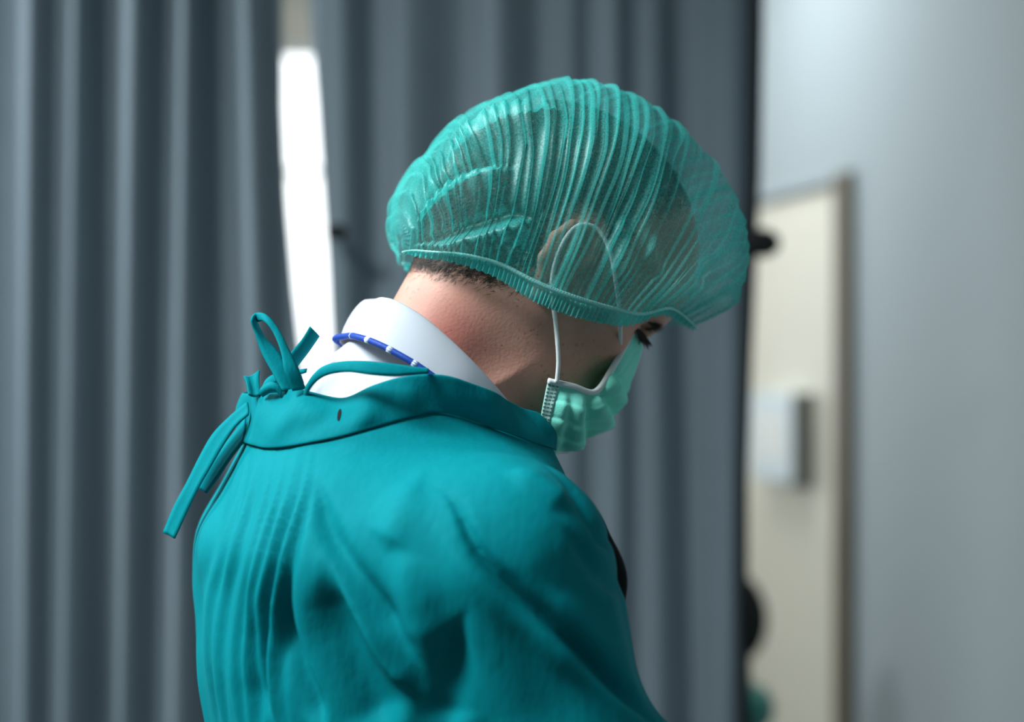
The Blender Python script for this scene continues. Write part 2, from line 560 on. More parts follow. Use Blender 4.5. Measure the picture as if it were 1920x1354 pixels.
M['steel'] = plain('brushed_steel', srgb(150, 154, 156), 0.3, 0.06, 30, 0, 0, 0.6)
M['box_white'] = plain('white_box_plastic', srgb(214, 226, 232), 0.4, 0.02)
M['box_grey'] = plain('grey_box_end', srgb(122, 122, 116), 0.5, 0.04)
M['teal_vinyl'] = plain('teal_vinyl', srgb(16, 112, 102), 0.4, 0.1)
M['shoe'] = plain('white_clog', srgb(210, 214, 214), 0.5, 0.04)
M['glove'] = plain('pale_latex', srgb(222, 214, 198), 0.5, 0.04)

# ------------------------------------------------------------------ the room
XL, YB, YF = -3.4, -3.6, 3.7                    # left wall, wall behind the camera, wall with the window
jx, jy = 0.775, 2.6                              # door jamb on the right wall
ta = np.array([-0.2035, 1.0]) / math.hypot(0.2035, 1.0)      # along the right wall, away from the camera
na = np.array([-ta[1], ta[0]])                                # towards the room (left)
def RW(s, n, z):
    p = np.array([jx, jy]) + ta * s + na * n
    return (p[0], p[1], z)
def rw_box(name, s0, s1, n0, n1, z0, z1, mat, parent=None, bevel=0):
    V = [RW(s, n, z) for z in (z0, z1) for (s, n) in ((s0, n0), (s1, n0), (s1, n1), (s0, n1))]
    Fc = [(0, 1, 2, 3), (7, 6, 5, 4), (0, 4, 5, 1), (1, 5, 6, 2), (2, 6, 7, 3), (3, 7, 4, 0)]
    o = mesh(name, V, Fc, mat, parent, smooth=False)
    if bevel:
        m = o.modifiers.new('bevel', 'BEVEL'); m.width = bevel; m.segments = 3
    return o

tag(box('floor', (XL - 0.1, YB - 0.1, -0.05), (2.4, YF + 0.15, 0.0), M['floor']), 'grey vinyl floor of the ward', 'floor', kind='structure')
tag(box('ceiling', (XL - 0.1, YB - 0.1, CEIL), (2.4, YF + 0.15, CEIL + 0.08), M['ceiling']), 'white ceiling over the ward', 'ceiling', kind='structure')
tag(box('wall_left', (XL - 0.1, YB, 0), (XL, YF, CEIL), M['wall_dim']), 'grey painted wall at the far left', 'wall', kind='structure')
tag(box('wall_rear', (XL, YB - 0.1, 0), (2.4, YB, CEIL), M['wall_dim']), 'grey painted wall behind the viewer', 'wall', kind='structure')

# right wall in three pieces around the door opening
door_w, door_top = 0.92, 1.55 + 342 * 4.0 / FPX
wr = empty('wall_right', RW(0, 0, 0))
wr.location = (0, 0, 0)
tag(wr, 'pale grey painted wall around the cream door', 'wall', kind='structure')
s_far = (YF - jy) / ta[1] + 0.05
s_near = (YB - jy) / ta[1]
rw_box('wall_panel', s_near, 0.0, -0.12, 0.0, 0, CEIL, M['wall'], wr)
rw_box('wall_panel', 0.0, door_w, -0.12, 0.0, door_top, CEIL, M['wall'], wr)
rw_box('wall_panel', door_w, s_far, -0.12, 0.0, 0, CEIL, M['wall'], wr)

dr = empty('door_1')
tag(dr, 'cream door beside the grey curtain with a brown grey jamb', 'door', kind='structure')
rw_box('door_leaf', 0.012, door_w - 0.012, -0.05, -0.008, 0.008, door_top - 0.012, M['door'], dr, 0.002)
rw_box('door_jamb', -0.075, 0.010, 0.0, 0.022, 0, door_top + 0.01, M['jamb'], dr, 0.004)
rw_box('door_jamb', door_w, door_w + 0.075, 0.0, 0.022, 0, door_top + 0.01, M['jamb'], dr, 0.004)
rw_box('door_head', 0.012, door_w, 0.0, 0.008, door_top - 0.004, door_top + 0.016, M['wall'], dr, 0.002)
rw_box('lock_plate', 0.83, 0.87, -0.008, -0.004, 0.95, 1.15, M['steel'], dr)

bx = empty('document_box', RW(0.2, 0.0, 1.24))
tag(bx, 'white wall box with a grey end fixed to the cream door', 'box')
bx.location = (0, 0, 0)
rw_box('box_body', 0.212, 0.51, -0.0075, 0.044, 1.244, 1.467, M['box_white'], bx, 0.006)
rw_box('end_panel', 0.196, 0.212, -0.0075, 0.046, 1.240, 1.471, M['box_grey'], bx, 0.004)
rw_box('front_label', 0.27, 0.45, 0.0442, 0.0455, 1.30, 1.42, M['frame'], bx)

# wall with the window behind the curtains
wx0, wx1, wz0 = -1.75, 0.25, 1.15
wz1 = CZ + 606 * (D + YF) / FPX
wb = empty('wall_back')
tag(wb, 'cream wall with a bright window behind the curtains', 'wall', kind='structure')
box('wall_panel', (XL, YF, 0), (wx0, YF + 0.12, CEIL), M['wall_cream'], wb)
box('wall_panel', (wx1, YF, 0), (1.2, YF + 0.12, CEIL), M['wall_cream'], wb)
box('wall_panel', (wx0, YF, 0), (wx1, YF + 0.12, wz0), M['wall_cream'], wb)
box('wall_panel', (wx0, YF, wz1), (wx1, YF + 0.12, CEIL), M['wall_cream'], wb)
wn = empty('window_1')
tag(wn, 'bright daylit window seen through the gap between the curtains', 'window', kind='structure')
box('window_frame', (wx0, YF + 0.02, wz1 - 0.05), (wx1, YF + 0.08, wz1), M['frame'], wn, 0.004)
box('window_frame', (wx0, YF + 0.02, wz0), (wx1, YF + 0.08, wz0 + 0.05), M['frame'], wn, 0.004)
nb = 4
for i in range(nb + 1):
    xm = wx0 + (wx1 - wx0) * i / nb
    a, b_ = max(wx0, xm - 0.025), min(wx1, xm + 0.025)
    if i == 2: a, b_ = xm - 0.02, xm + 0.02
    box('window_mullion', (a, YF + 0.02, wz0 + 0.05), (b_, YF + 0.08, wz1 - 0.05), M['frame'], wn, 0.004)
for i in range(nb):
    a = wx0 + (wx1 - wx0) * i / nb + 0.025; b_ = wx0 + (wx1 - wx0) * (i + 1) / nb - 0.025
    zt = CZ + 350 * (D + YF) / FPX
    box('window_pane', (a, YF + 0.045, wz0 + 0.05), (b_, YF + 0.055, zt), M['pane'], wn)
    box('transom_bar', (a, YF + 0.03, zt), (b_, YF + 0.07, zt + 0.022), M['frame'], wn)
    box('window_pane', (a, YF + 0.045, zt + 0.022), (b_, YF + 0.055, wz1 - 0.05), M['pane'], wn)
box('window_sill', (wx0 - 0.05, YF - 0.10, wz0 - 0.03), (wx1 + 0.05, YF, wz0), M['frame'], wn, 0.004)

# ceiling lamps (out of the frame, they light the ward)
def ceiling_lamp(lx, ly, sx, sy, label):
    t = empty('ceiling_light', (lx, ly, CEIL))
    tag(t, label, 'ceiling light', 'ceiling light panels')
    for nm, lo, hi in (('frame', (-sx / 2 - 0.03, -sy / 2 - 0.03, -0.06), (sx / 2 + 0.03, -sy / 2, 0)), ('frame', (-sx / 2 - 0.03, sy / 2, -0.06), (sx / 2 + 0.03, sy / 2 + 0.03, 0)),
                       ('frame', (-sx / 2 - 0.03, -sy / 2, -0.06), (-sx / 2, sy / 2, 0)), ('frame', (sx / 2, -sy / 2, -0.06), (sx / 2 + 0.03, sy / 2, 0))):
        box(nm, lo, hi, M['frame'], t)
    box('diffuser', (-sx / 2, -sy / 2, -0.055), (sx / 2, sy / 2, -0.04), M['diffuser'], t)
LLAB = ['white ceiling light panel above and behind the man', 'white ceiling light panel nearest the left wall', 'white ceiling light panel between the curtains and the window']
for (lx, ly, sx, sy, en), lb in zip(LAMPS, LLAB):
    ceiling_lamp(lx, ly, sx, sy, lb)

# ------------------------------------------------------------------ curtains
CY = 1.2
CD = D + CY
RAIL_Z = 2.62
TILT = 0.33
RAIL_X = (600 - 960.0) * CD / FPX
RAIL_M = TILT * 820 / (460 * (1 + TILT * 820 / FPX) + 360)      # slope of the rail behind the man
def cpx(px): return (px - 960.0) * CD / FPX
def curtain(name, left, right, knots, label, tilt=0.0, pivot=600):
    """knots: (px at frame top, px at frame bottom, depth) folds from left to right; left/right edges as px per height"""
    zs = np.concatenate([np.linspace(0.06, 1.0, 10), np.linspace(1.02, 2.12, 56), np.linspace(2.15, RAIL_Z - 0.05, 10)])
    nc = 260
    V = []
    ztop = CZ + 677 * CD / FPX; zbot = CZ - 677 * CD / FPX
    for z in zs:
        t = np.clip((ztop - z) / (ztop - zbot), -0.25, 1.3)
        py = np.clip(677 - (z - CZ) * FPX / CD, -200, 1500)
        xl = np.interp(py, [q[0] for q in left], [q[1] for q in left]); xr = np.interp(py, [q[0] for q in right], [q[1] for q in right])
        kx = np.array([k[0] + (k[1] - k[0]) * t for k in knots]); kd = np.array([k[2] for k in knots])
        kx = np.maximum.accumulate(kx + np.arange(len(kx)) * 1e-3)
        px = np.linspace(xl, xr, nc)
        u = np.clip(px, kx[0], kx[-1])
        i = np.clip(np.searchsorted(kx, u) - 1, 0, len(kx) - 2)
        f = (u - kx[i]) / np.maximum(kx[i + 1] - kx[i], 1e-3)
        f = f * f * (3 - 2 * f)
        d = kd[i] * (1 - f) + kd[i + 1] * f
        wob = 0.004 * np.sin(px * 0.028 + z * 2.1)
        for a, b in zip(px, d + wob):
            yb = CY + tilt * max(0, a - pivot) * CD / FPX
            V.append(((a - 960.0) * (D + yb) / FPX, yb + b, z))
    root = empty(name, (0, 0, 0))
    tag(root, label, 'curtain', 'grey ward curtains')
    o = mesh('cloth', V, grid_faces(len(zs), nc), M['curtain'], root)
    sm = o.modifiers.new('solid', 'SOLIDIFY'); sm.thickness = 0.0015
    P = np.array(V).reshape(len(zs), nc, 3)
    # a heading tape and hooks at the rail
    h = P[-1, ::2]
    A = h + [0, -0.004, -0.06]; B = h + [0, -0.004, 0.0]
    Vt = np.concatenate([A, B]); n = len(A)
    mesh('heading_tape', Vt, [(i, i + 1, n + i + 1, n + i) for i in range(n - 1)], M['curtain'], root)
    for q in h[::12]:
        yr = CY + max(0, q[0] - RAIL_X) * RAIL_M
        tube('hook', [q + [0, 0, -0.005], (q[0], (q[1] + yr) / 2, q[2] + 0.018), (q[0], yr, RAIL_Z - 0.019)], 0.003, M['steel'], root, 6)
    return root, P, zs

LK = [(-150, -140, 0.03), (-95, -100, -0.04), (10, 15, 0.035), (72, 58, -0.050), (108, 98, 0.012), (150, 128, -0.040), (192, 200, 0.055), (262, 236, -0.050),
      (312, 296, 0.030), (356, 338, -0.055), (408, 425, 0.045), (468, 500, -0.035), (520, 566, 0.030), (560, 610, 0.02)]
RK = [(560, 590, 0.0), (600, 632, -0.030), (642, 655, -0.035), (700, 712, 0.030), (766, 762, -0.030), (866, 862, 0.030), (936, 934, -0.030), (1012, 1010, 0.022), (1070, 1075, -0.012),
      (1105, 1110, 0.012), (1150, 1155, -0.032), (1190, 1195, 0.006), (1226, 1232, -0.026), (1274, 1300, 0.028), (1316, 1330, -0.018), (1378, 1362, -0.030), (1415, 1398, 0.01), (1450, 1440, 0.02)]
RK = [(a, b_, c * 0.72) for a, b_, c in RK]
EDGE_L = [(-200, 524), (0, 525), (200, 526), (380, 534), (550, 548), (700, 566), (900, 580), (1354, 600), (1500, 606)]
EDGE_R = [(-200, 574), (0, 580), (200, 597), (350, 607), (500, 617), (700, 626), (900, 632), (1354, 640), (1500, 640)]
END_R = [(-200, 1420), (0, 1420), (300, 1415), (500, 1406), (700, 1397), (900, 1390), (1100, 1390), (1354, 1397), (1500, 1400)]
cl, PL, zsL = curtain('ward_curtain', [(-200, -130), (1500, -130)], EDGE_L, LK, 'grey pleated ward curtain left of the bright gap')
cr, PR, zsR = curtain('ward_curtain', EDGE_R, END_R, RK, 'grey pleated ward curtain hanging behind the masked man', TILT)
# black hem and fastener on the right edge, dark fastener at the gap
E = PR[:, -1]
hem = np.concatenate([E + [-0.007, -0.014, 0], E + [0.009, -0.014, 0], E + [0.009, 0.010, 0], E + [-0.007, 0.010, 0]])
n = len(E)
Fh = []
for k_ in range(4):
    a, b_ = k_ * n, ((k_ + 1) % 4) * n
    Fh += [(a + i, a + i + 1, b_ + i + 1, b_ + i) for i in range(n - 1)]
o = mesh('edge_hem', hem, Fh, M['black'], cr); o['label'] = 'black edge binding'
def clip(px, py, sx, sz, parent, CY=CY):
    q = W(px, py, CY)
    Fd = Field()
    Fd.ellipsoid((q[0], CY - 0.055, q[2]), (sx, 0.016, sz), np.eye(3), 0.006)
    Fd.capsule((q[0] - sx * 0.2, CY - 0.07, q[2]), (q[0] - sx * 0.2, CY + 0.01, q[2]), sz * 0.45, sz * 0.45, 0.006)
    ax_ = [np.arange(q[0] - sx - .012, q[0] + sx + .012, .003), np.arange(CY - 0.1, CY + 0.035, .003), np.arange(q[2] - sz - .012, q[2] + sz + .012, .003)]
    Vv, Qq = Fd.build(*ax_)
    o = mesh('fastener', Vv, Qq, M['black'], parent)
    o['label'] = 'small dark fastener'
clip(637, 440, 0.017, 0.012, cr)
clip(1420, 460, 0.030, 0.024, cr, PR[len(zsR) // 2, -1][1] + 0.03)
# the rail they hang from
rl = empty('curtain_rail', (0, CY, RAIL_Z))
tag(rl, 'steel curtain rail holding the grey ward curtains', 'rail')
ry = lambda x: max(0, x - RAIL_X) * RAIL_M
tube('rail_bar', [(-1.6, 0, 0), (RAIL_X, 0, 0), (0.6, ry(0.6), 0)], 0.012, M['steel'], rl, 10)
for x in (-1.5, -0.45, 0.5):
    tube('hanger_rod', [(x, ry(x), 0), (x, ry(x), CEIL - RAIL_Z)], 0.006, M['steel'], rl, 8)

# ------------------------------------------------------------------ draughtsman stool behind the curtain edge
def stool(loc, rz):
    t = empty('swivel_stool', loc, rz)
    tag(t, 'tall swivel stool with teal seat and black backrest by the door', 'stool')
    seat_z = 0.825
    def lathe(name, prof, mat, n=28, sub=0):
        V = [(r * math.cos(2 * math.pi * j / n), r * math.sin(2 * math.pi * j / n), z) for r, z in prof for j in range(n)]
        Fc = grid_faces(len(prof), n, True) + [tuple(range(n - 1, -1, -1)), tuple((len(prof) - 1) * n + j for j in range(n))]
        return mesh(name, V, Fc, mat, t)
    lathe('seat', [(0.06, seat_z), (0.17, seat_z), (0.195, seat_z + 0.02), (0.20, seat_z + 0.05), (0.185, seat_z + 0.075), (0.12, seat_z + 0.088), (0.02, seat_z + 0.09)], M['teal_vinyl'])
    lathe('gas_column', [(0.03, 0.12), (0.03, 0.5), (0.022, 0.5), (0.022, seat_z)], M['steel'], 16)
    tube('foot_ring', [(0.21 * math.cos(a), 0.21 * math.sin(a), 0.34) for a in np.linspace(0, 2 * math.pi, 28, endpoint=False)], 0.010, M['steel'], t, 8, closed=True)
    for a in (0.3, 0.3 + 2.09, 0.3 + 4.19):
        tube('ring_spoke', [(0.02 * math.cos(a), 0.02 * math.sin(a), 0.34), (0.21 * math.cos(a), 0.21 * math.sin(a), 0.34)], 0.007, M['steel'], t, 6)
    for i in range(5):
        a = 2 * math.pi * i / 5 + 0.2
        tube('base_leg', [(0, 0, 0.13), (0.15 * math.cos(a), 0.15 * math.sin(a), 0.10), (0.28 * math.cos(a), 0.28 * math.sin(a), 0.065)], [0.026, 0.02, 0.014], M['black'], t, 8, 8)
        c = np.array([0.28 * math.cos(a), 0.28 * math.sin(a), 0.027])
        p = np.array([-math.sin(a), math.cos(a), 0])
        tube('caster', [c - p * 0.018, c - p * 0.014, c + p * 0.014, c + p * 0.018], [0.02, 0.027, 0.027, 0.02], M['black'], t, 14)
    tube('back_post', [(0.10, 0, seat_z - 0.005), (0.24, 0, seat_z), (0.275, 0, seat_z + 0.08), (0.262, 0, seat_z + 0.18)], 0.013, M['black'], t, 8, 16)
    F_ = Field()
    F_.ellipsoid((0.235, 0, seat_z + 0.190), (0.036, 0.085, 0.095), np.eye(3), 0.01)
    Vv, Qq = F_.build(np.arange(0.16, 0.32, .008), np.arange(-0.24, 0.24, .01), np.arange(seat_z + 0.06, seat_z + 0.4, .01))
    Vv[:, 0] -= 1.3 * Vv[:, 1] ** 2
    mesh('backrest', Vv, Qq, M['black'], t)
sp = W(1262, 677, 1.98)
stool((sp[0], 1.98, 0), 0.92)

# ------------------------------------------------------------------ the man
PSI = math.radians(17)                    # he faces right and a little away
PIT = math.radians(40)                    # head bowed
cp, sn = math.cos(PSI), math.sin(PSI)
f0 = np.array([cp, sn, 0.0]); rt = np.array([sn, -cp, 0.0]); up0 = np.array([0, 0, 1.0])
hf = math.cos(PIT) * f0 - math.sin(PIT) * up0
hu = math.sin(PIT) * f0 + math.cos(PIT) * up0
H = np.array([0.02, 0.0, 1.624])
HR = np.array([hf, rt, hu])
def hl(f, r, u): return H + hf * f + rt * r + hu * u
def mirror(P):
    P = np.asarray(P, float)
    return P - 2 * ((P - H) @ rt)[..., None] * rt
def mid(px, py):
    """point on the middle plane of the man seen at (px, py)"""
    y = 0.0
    for _ in range(20):
        p = W(px, py, y)
        y = (p[0] - H[0]) * sn / cp
    return W(px, py, y)
def loop(near, n):
    """closed loop: near = list of points back -> front with first and last on the middle plane"""
    near = [np.asarray(p, float) for p in near]
    far = [mirror(p) for p in near[1:-1]][::-1]
    return catmull(near + far, n, True)

man = empty('person', (-0.07, -0.03, 0.0))
tag(man, 'man in teal surgical gown, cap and mask, head bowed, seen from behind', 'person')
ORG = np.array(man.location)
def part(name, V, Q, mat, parent=None, smooth=True):
    """a mesh of the man given in place, stored relative to his base"""
    return mesh(name, np.asarray(V, float) - ORG, Q, mat, parent or man, smooth)
def sub(P): return np.asarray(P, float) - ORG

# --- sections of a trunk: (height as py, left px, right px, half breadth)
def trunk(F_, table, y_ref, cy_off=0.0, expo=2.0, zlo=None, zhi=None, k=0.02):
    t = np.array(table, float)
    q = (D + y_ref) / FPX
    z = CZ - (t[:, 0] - 677) * q
    xl = (t[:, 1] - 960) * q; xr = (t[:, 2] - 960) * q
    cx = (xl + xr) / 2; hx = (xr - xl) / 2; b = t[:, 3]
    a = np.sqrt(np.maximum(hx ** 2 - (b * sn) ** 2, 0.02 ** 2)) / cp
    o = np.argsort(z); z, cx, a, b = z[o], cx[o], a[o], b[o]
    zlo = z[0] if zlo is None else zlo; zhi = z[-1] if zhi is None else zhi
    zz = np.linspace(z[0], z[-1], 400)
    ci, ai, bi = [smooth_interp(zz, z, v) for v in (cx, a, b)]
    def fn(X, Y, Z):
        c_ = np.interp(Z, zz, ci); a_ = np.interp(Z, zz, ai); b_ = np.interp(Z, zz, bi)
        cy_ = (c_ - H[0]) * sn / cp + cy_off
        lx = (X - c_) * cp + (Y - cy_) * sn; ly = (X - c_) * sn - (Y - cy_) * cp
        r = (np.abs(lx / a_) ** expo + np.abs(ly / b_) ** expo) ** (1 / expo)
        d = (r - 1) * np.minimum(a_, b_) * 0.85
        return np.maximum(d, np.maximum(Z - zhi, zlo - Z))
    m = max(a.max(), b.max()) + 0.02
    F_.add(fn, (cx.min() - m, -m - 0.15, zlo), (cx.max() + m, m + 0.1, zhi), k)

SHN = W(940, 1066, -0.195)              # near shoulder
ELN = W(1062, 1410, -0.205)             # near elbow
WRN = np.array([0.33, -0.10, 1.07])
SHF = mirror(SHN); ELF = mirror(ELN); WRF = mirror(WRN)
HIP_N = np.array([-0.07, -0.03, 0.92]) + rt * 0.09; HIP_F = mirror(HIP_N)
FT_N = np.array([-0.07, -0.03, 0.09]) + rt * 0.11; FT_F = mirror(FT_N)

# --- body: head, neck, trunk, arms, legs in one surface
B = Field()
NECK_A = W(760, 790, -0.035); NECK_B = W(905, 535, -0.02)
B.ellipsoid(hl(-0.001, 0, 0.053), (0.106, 0.077, 0.087), HR, 0.02)
B.ellipsoid(hl(0.036, 0, 0.048), (0.072, 0.066, 0.070), HR, 0.03)
B.ellipsoid(hl(-0.048, 0, 0.012), (0.056, 0.062, 0.052), HR, 0.03)
B.ellipsoid(hl(0.040, 0, -0.030), (0.056, 0.057, 0.078), HR, 0.03)
B.ellipsoid(hl(0.050, 0, -0.078), (0.042, 0.044, 0.030), HR, 0.03)
B.ellipsoid(hl(0.080, 0, -0.098), (0.016, 0.020, 0.014), HR, 0.02)
for s in (-1, 1):
    B.capsule(hl(0.012, s * 0.050, -0.040), hl(0.068, s * 0.024, -0.096), 0.013, 0.012, 0.045)
    B.ellipsoid(hl(0.062, s * 0.046, -0.016), (0.024, 0.018, 0.016), HR, 0.02)
    B.ellipsoid(hl(0.083, s * 0.030, 0.031), (0.012, 0.022, 0.009), HR, 0.018)
    B.ellipsoid(hl(0.096, s * 0.031, 0.012), (0.011, 0.015, 0.010), HR, 0.012, 's')
    B.ellipsoid(hl(0.076, s * 0.031, 0.011), (0.0135, 0.0145, 0.0125), HR, 0.004)
B.capsule(hl(0.092, 0, 0.020), hl(0.111, 0, -0.030), 0.0065, 0.0115, 0.012)
for s in (-1, 1):
    B.ellipsoid(hl(0.100, s * 0.012, -0.034), (0.011, 0.008, 0.008), HR, 0.008)
B.capsule(hl(0.094, -0.02, -0.060), hl(0.094, 0.02, -0.060), 0.006, 0.006, 0.012)
B.capsule(hl(0.091, -0.018, -0.071), hl(0.091, 0.018, -0.071), 0.006, 0.006, 0.010)
B.capsule(NECK_A, NECK_B, 0.056, 0.057, 0.035)
B.capsule(W(800, 830, -0.01), hl(0.03, 0, -0.06), 0.045, 0.035, 0.04)
# ears
EAR = [(0.006, 0.006, 0.004), (0.0095, 0.018, 0.007), (0.004, 0.030, 0.009), (-0.010, 0.034, 0.012), (-0.021, 0.027, 0.016), (-0.0255, 0.011, 0.018), (-0.022, -0.007, 0.016), (-0.013, -0.020, 0.011), (-0.005, -0.030, 0.007), (0.003, -0.027, 0.005), (0.005, -0.016, 0.003)]
ANT = [(0.002, 0.020, 0.007), (-0.010, 0.022, 0.010), (-0.0155, 0.010, 0.012), (-0.014, -0.006, 0.011), (-0.006, -0.016, 0.007)]
for s in (-1, 1):
    e = lambda q: hl(q[0] + 0.002, s * (0.0735 + q[2] * 0.62), q[1] - 0.002)
    for a, b_ in zip(EAR[:-1], EAR[1:]):
        B.capsule(e(a), e(b_), 0.0040, 0.0040, 0.003)
    for a, b_ in zip(ANT[:-1], ANT[1:]):
        B.capsule(e(a), e(b_), 0.0030, 0.0030, 0.003)
    B.capsule(e((-0.004, -0.027, 0.006)), e((0.001, -0.025, 0.005)), 0.0062, 0.0055, 0.004)
    B.ellipsoid(e((-0.008, 0.006, 0.0055)), (0.0165, 0.004, 0.030), np.array([hf * math.cos(0.32) + rt * s * -math.sin(0.32), rt * math.cos(0.32) * s + hf * math.sin(0.32), hu]), 0.004)
    B.ellipsoid(e((0.006, -0.004, 0.004)), (0.004, 0.004, 0.006), HR, 0.004)
# trunk and limbs under the clothes
trunk(B, [(770, 690, 900, 0.05), (830, 610, 940, 0.075), (930, 510, 980, 0.11), (1100, 470, 1000, 0.135), (1400, 480, 980, 0.145), (1750, 500, 960, 0.14), (2200, 490, 950, 0.155), (2400, 510, 930, 0.15)], -0.04, k=0.05)
for S_, E_, Wr in ((SHN, ELN, WRN), (SHF, ELF, WRF)):
    B.capsule(S_, E_, 0.048, 0.040, 0.04)
    B.capsule(E_, Wr, 0.040, 0.026, 0.01)
for Hp, Ft in ((HIP_N, FT_N), (HIP_F, FT_F)):
    B.capsule(Hp, Hp * 0.5 + Ft * 0.5, 0.085, 0.055, 0.04)
    B.capsule(Hp * 0.5 + Ft * 0.5, Ft, 0.055, 0.038, 0.02)
bxs = axis([(-0.36, -0.14, 0.010), (-0.14, 0.16, 0.0022), (0.16, 0.42, 0.010)])
bys = axis([(-0.32, -0.105, 0.010), (-0.105, 0.075, 0.0022), (0.075, 0.34, 0.010)])
bzs = axis([(-0.02, 1.42, 0.014), (1.42, 1.46, 0.006), (1.46, 1.78, 0.0022)])
BV, BQ = B.build(bxs, bys, bzs)
BV = laplacian(BV, BQ, 1, 0.4)
BN = normals(BV, BQ)
if np.mean(np.sum(BN * (BV - BV.mean(0)), 1)) < 0:
    BQ = BQ[:, ::-1]; BN = -BN
part('body', BV, BQ, M['skin'])

# --- hair: cropped, covered by the cap, thinning out on the nape
def to_plane(P):
    """slide along the man's left-right axis to his middle plane: (x, z) there"""
    P = np.asarray(P, float)
    d = ((P - H) @ rt)[..., None]
    Q = P - d * rt
    return Q[..., [0, 2]]
HLINE = np.array([to_plane(W(px, py, -0.065)) for px, py in [(700, 470), (765, 480), (850, 502), (930, 524), (985, 532), (1012, 500), (1030, 430), (1085, 396), (1140, 410), (1160, 470), (1185, 470), (1215, 400), (1290, 385), (1420, 340)]])
def above_hairline(P):
    q = to_plane(P)
    return q[:, 1] - np.interp(q[:, 0], HLINE[:, 0], HLINE[:, 1])
FA = BV[BQ[:, 0]]; FC = BV[BQ].mean(1); FN = BN[BQ[:, 0]]
d_ = above_hairline(FC)
loc = (FC - H) @ HR.T
onhead = (FC[:, 2] > 1.5) & (np.abs(loc[:, 1]) < 0.081)
area = np.linalg.norm(np.cross(BV[BQ[:, 1]] - BV[BQ[:, 0]], BV[BQ[:, 3]] - BV[BQ[:, 0]]), axis=1)
dens = np.where(d_ > 0, 1.0, np.exp(-(d_ / 0.006) ** 2)) * onhead * area
dens = np.where((d_ > -0.018) & (d_ < 0.02) & (FC[:, 0] < -0.01), dens * 2.6, dens)
NS = 26000
pick = RNG.choice(len(BQ), NS, p=dens / dens.sum())
w4 = RNG.dirichlet(np.ones(4), NS)
roots = (BV[BQ[pick]] * w4[:, :, None]).sum(1)
nrm = BN[BQ[pick]].mean(1)
back = -hf * 0.55 - hu * 0.75
flow = back[None] + RNG.normal(0, 0.35, (NS, 3))
flow = flow - nrm * np.sum(flow * nrm, 1)[:, None]
flow /= np.linalg.norm(flow, axis=1)[:, None]
dd = above_hairline(roots)
ln = np.where(dd > 0.02, 0.016, np.where(dd > 0, 0.010, 0.0065)) * RNG.uniform(0.7, 1.2, NS)
side = np.cross(flow, nrm)
wd = np.where(dd > 0.01, 0.00040, 0.00016)
HV = []; HF = []
for i in range(NS):
    r0 = roots[i] - nrm[i] * 0.0006; s_ = side[i] * wd[i]
    m1 = r0 + flow[i] * ln[i] * 0.5 + nrm[i] * ln[i] * 0.20
    t1 = r0 + flow[i] * ln[i] + nrm[i] * ln[i] * 0.16
    b_ = len(HV)
    HV += [r0 - s_, r0 + s_, m1 + s_, m1 - s_, t1]
    HF += [(b_, b_ + 1, b_ + 2, b_ + 3), (b_ + 3, b_ + 2, b_ + 4)]
tag(part('hair', HV, HF, M['hair']), 'short dark cropped hair', kind='stuff')

# --- eyebrow and lashes of both eyes
for s in (1, -1):
    for nm, cnt, (fb, rb, ub), spr, ln_, dr_ in (('eyebrow', 260, (0.1000, 0.030, 0.024), 0.017, 0.009, hf * 0.6 + rt * s * 0.6), ('eyelashes', 110, (0.0960, 0.031, 0.0125), 0.013, 0.012, hf * 0.95 - hu * 0.35)):
        Vv, Ff = [], []
        for i in range(cnt):
            a = random.uniform(-1, 1)
            p = hl(fb - 0.010 * a * a - (0.006 if a > 0 else 0) * a, s * (rb + spr * a), ub - 0.004 * a * a + (random.uniform(-0.003, 0.003) if nm == 'eyebrow' else 0))
            g = dr_ + np.array([random.gauss(0, .15) for _ in range(3)])
            sd = np.cross(g, hu if nm == 'eyebrow' else rt); sd = sd / (np.linalg.norm(sd) + 1e-9) * 0.0007
            b_ = len(Vv)
            Vv += [p - sd, p + sd, p + g * ln_]
            Ff.append((b_, b_ + 1, b_ + 2))
        tag(part(nm, Vv, Ff, M['hair']), kind='stuff')

# --- white shirt: trunk, collar, lanyard
S = Field()
trunk(S, [(628, 662, 800, 0.050), (660, 626, 850, 0.064), (700, 583, 900, 0.080), (750, 538, 945, 0.090), (830, 492, 970, 0.104), (930, 440, 1010, 0.138), (1050, 420, 1030, 0.155), (1354, 430, 1010, 0.155), (1750, 450, 1000, 0.155), (2100, 455, 985, 0.165), (2250, 460, 980, 0.165)], -0.06, k=0.03)
SV, SQ = S.build(axis([(-0.30, 0.10, 0.006)]), axis([(-0.26, 0.2, 0.006)]), axis([(0.88, 1.30, 0.014), (1.30, 1.60, 0.005)]))
SN = normals(SV, SQ)
neck_c = (NECK_A + NECK_B) / 2
SV = SV + SN * (0.0022 * vnoise(SV, 26, 5))[:, None]
o_sh = part('shirt', SV, SQ, M['shirt'])
o_sh['label'] = 'white cotton shirt'

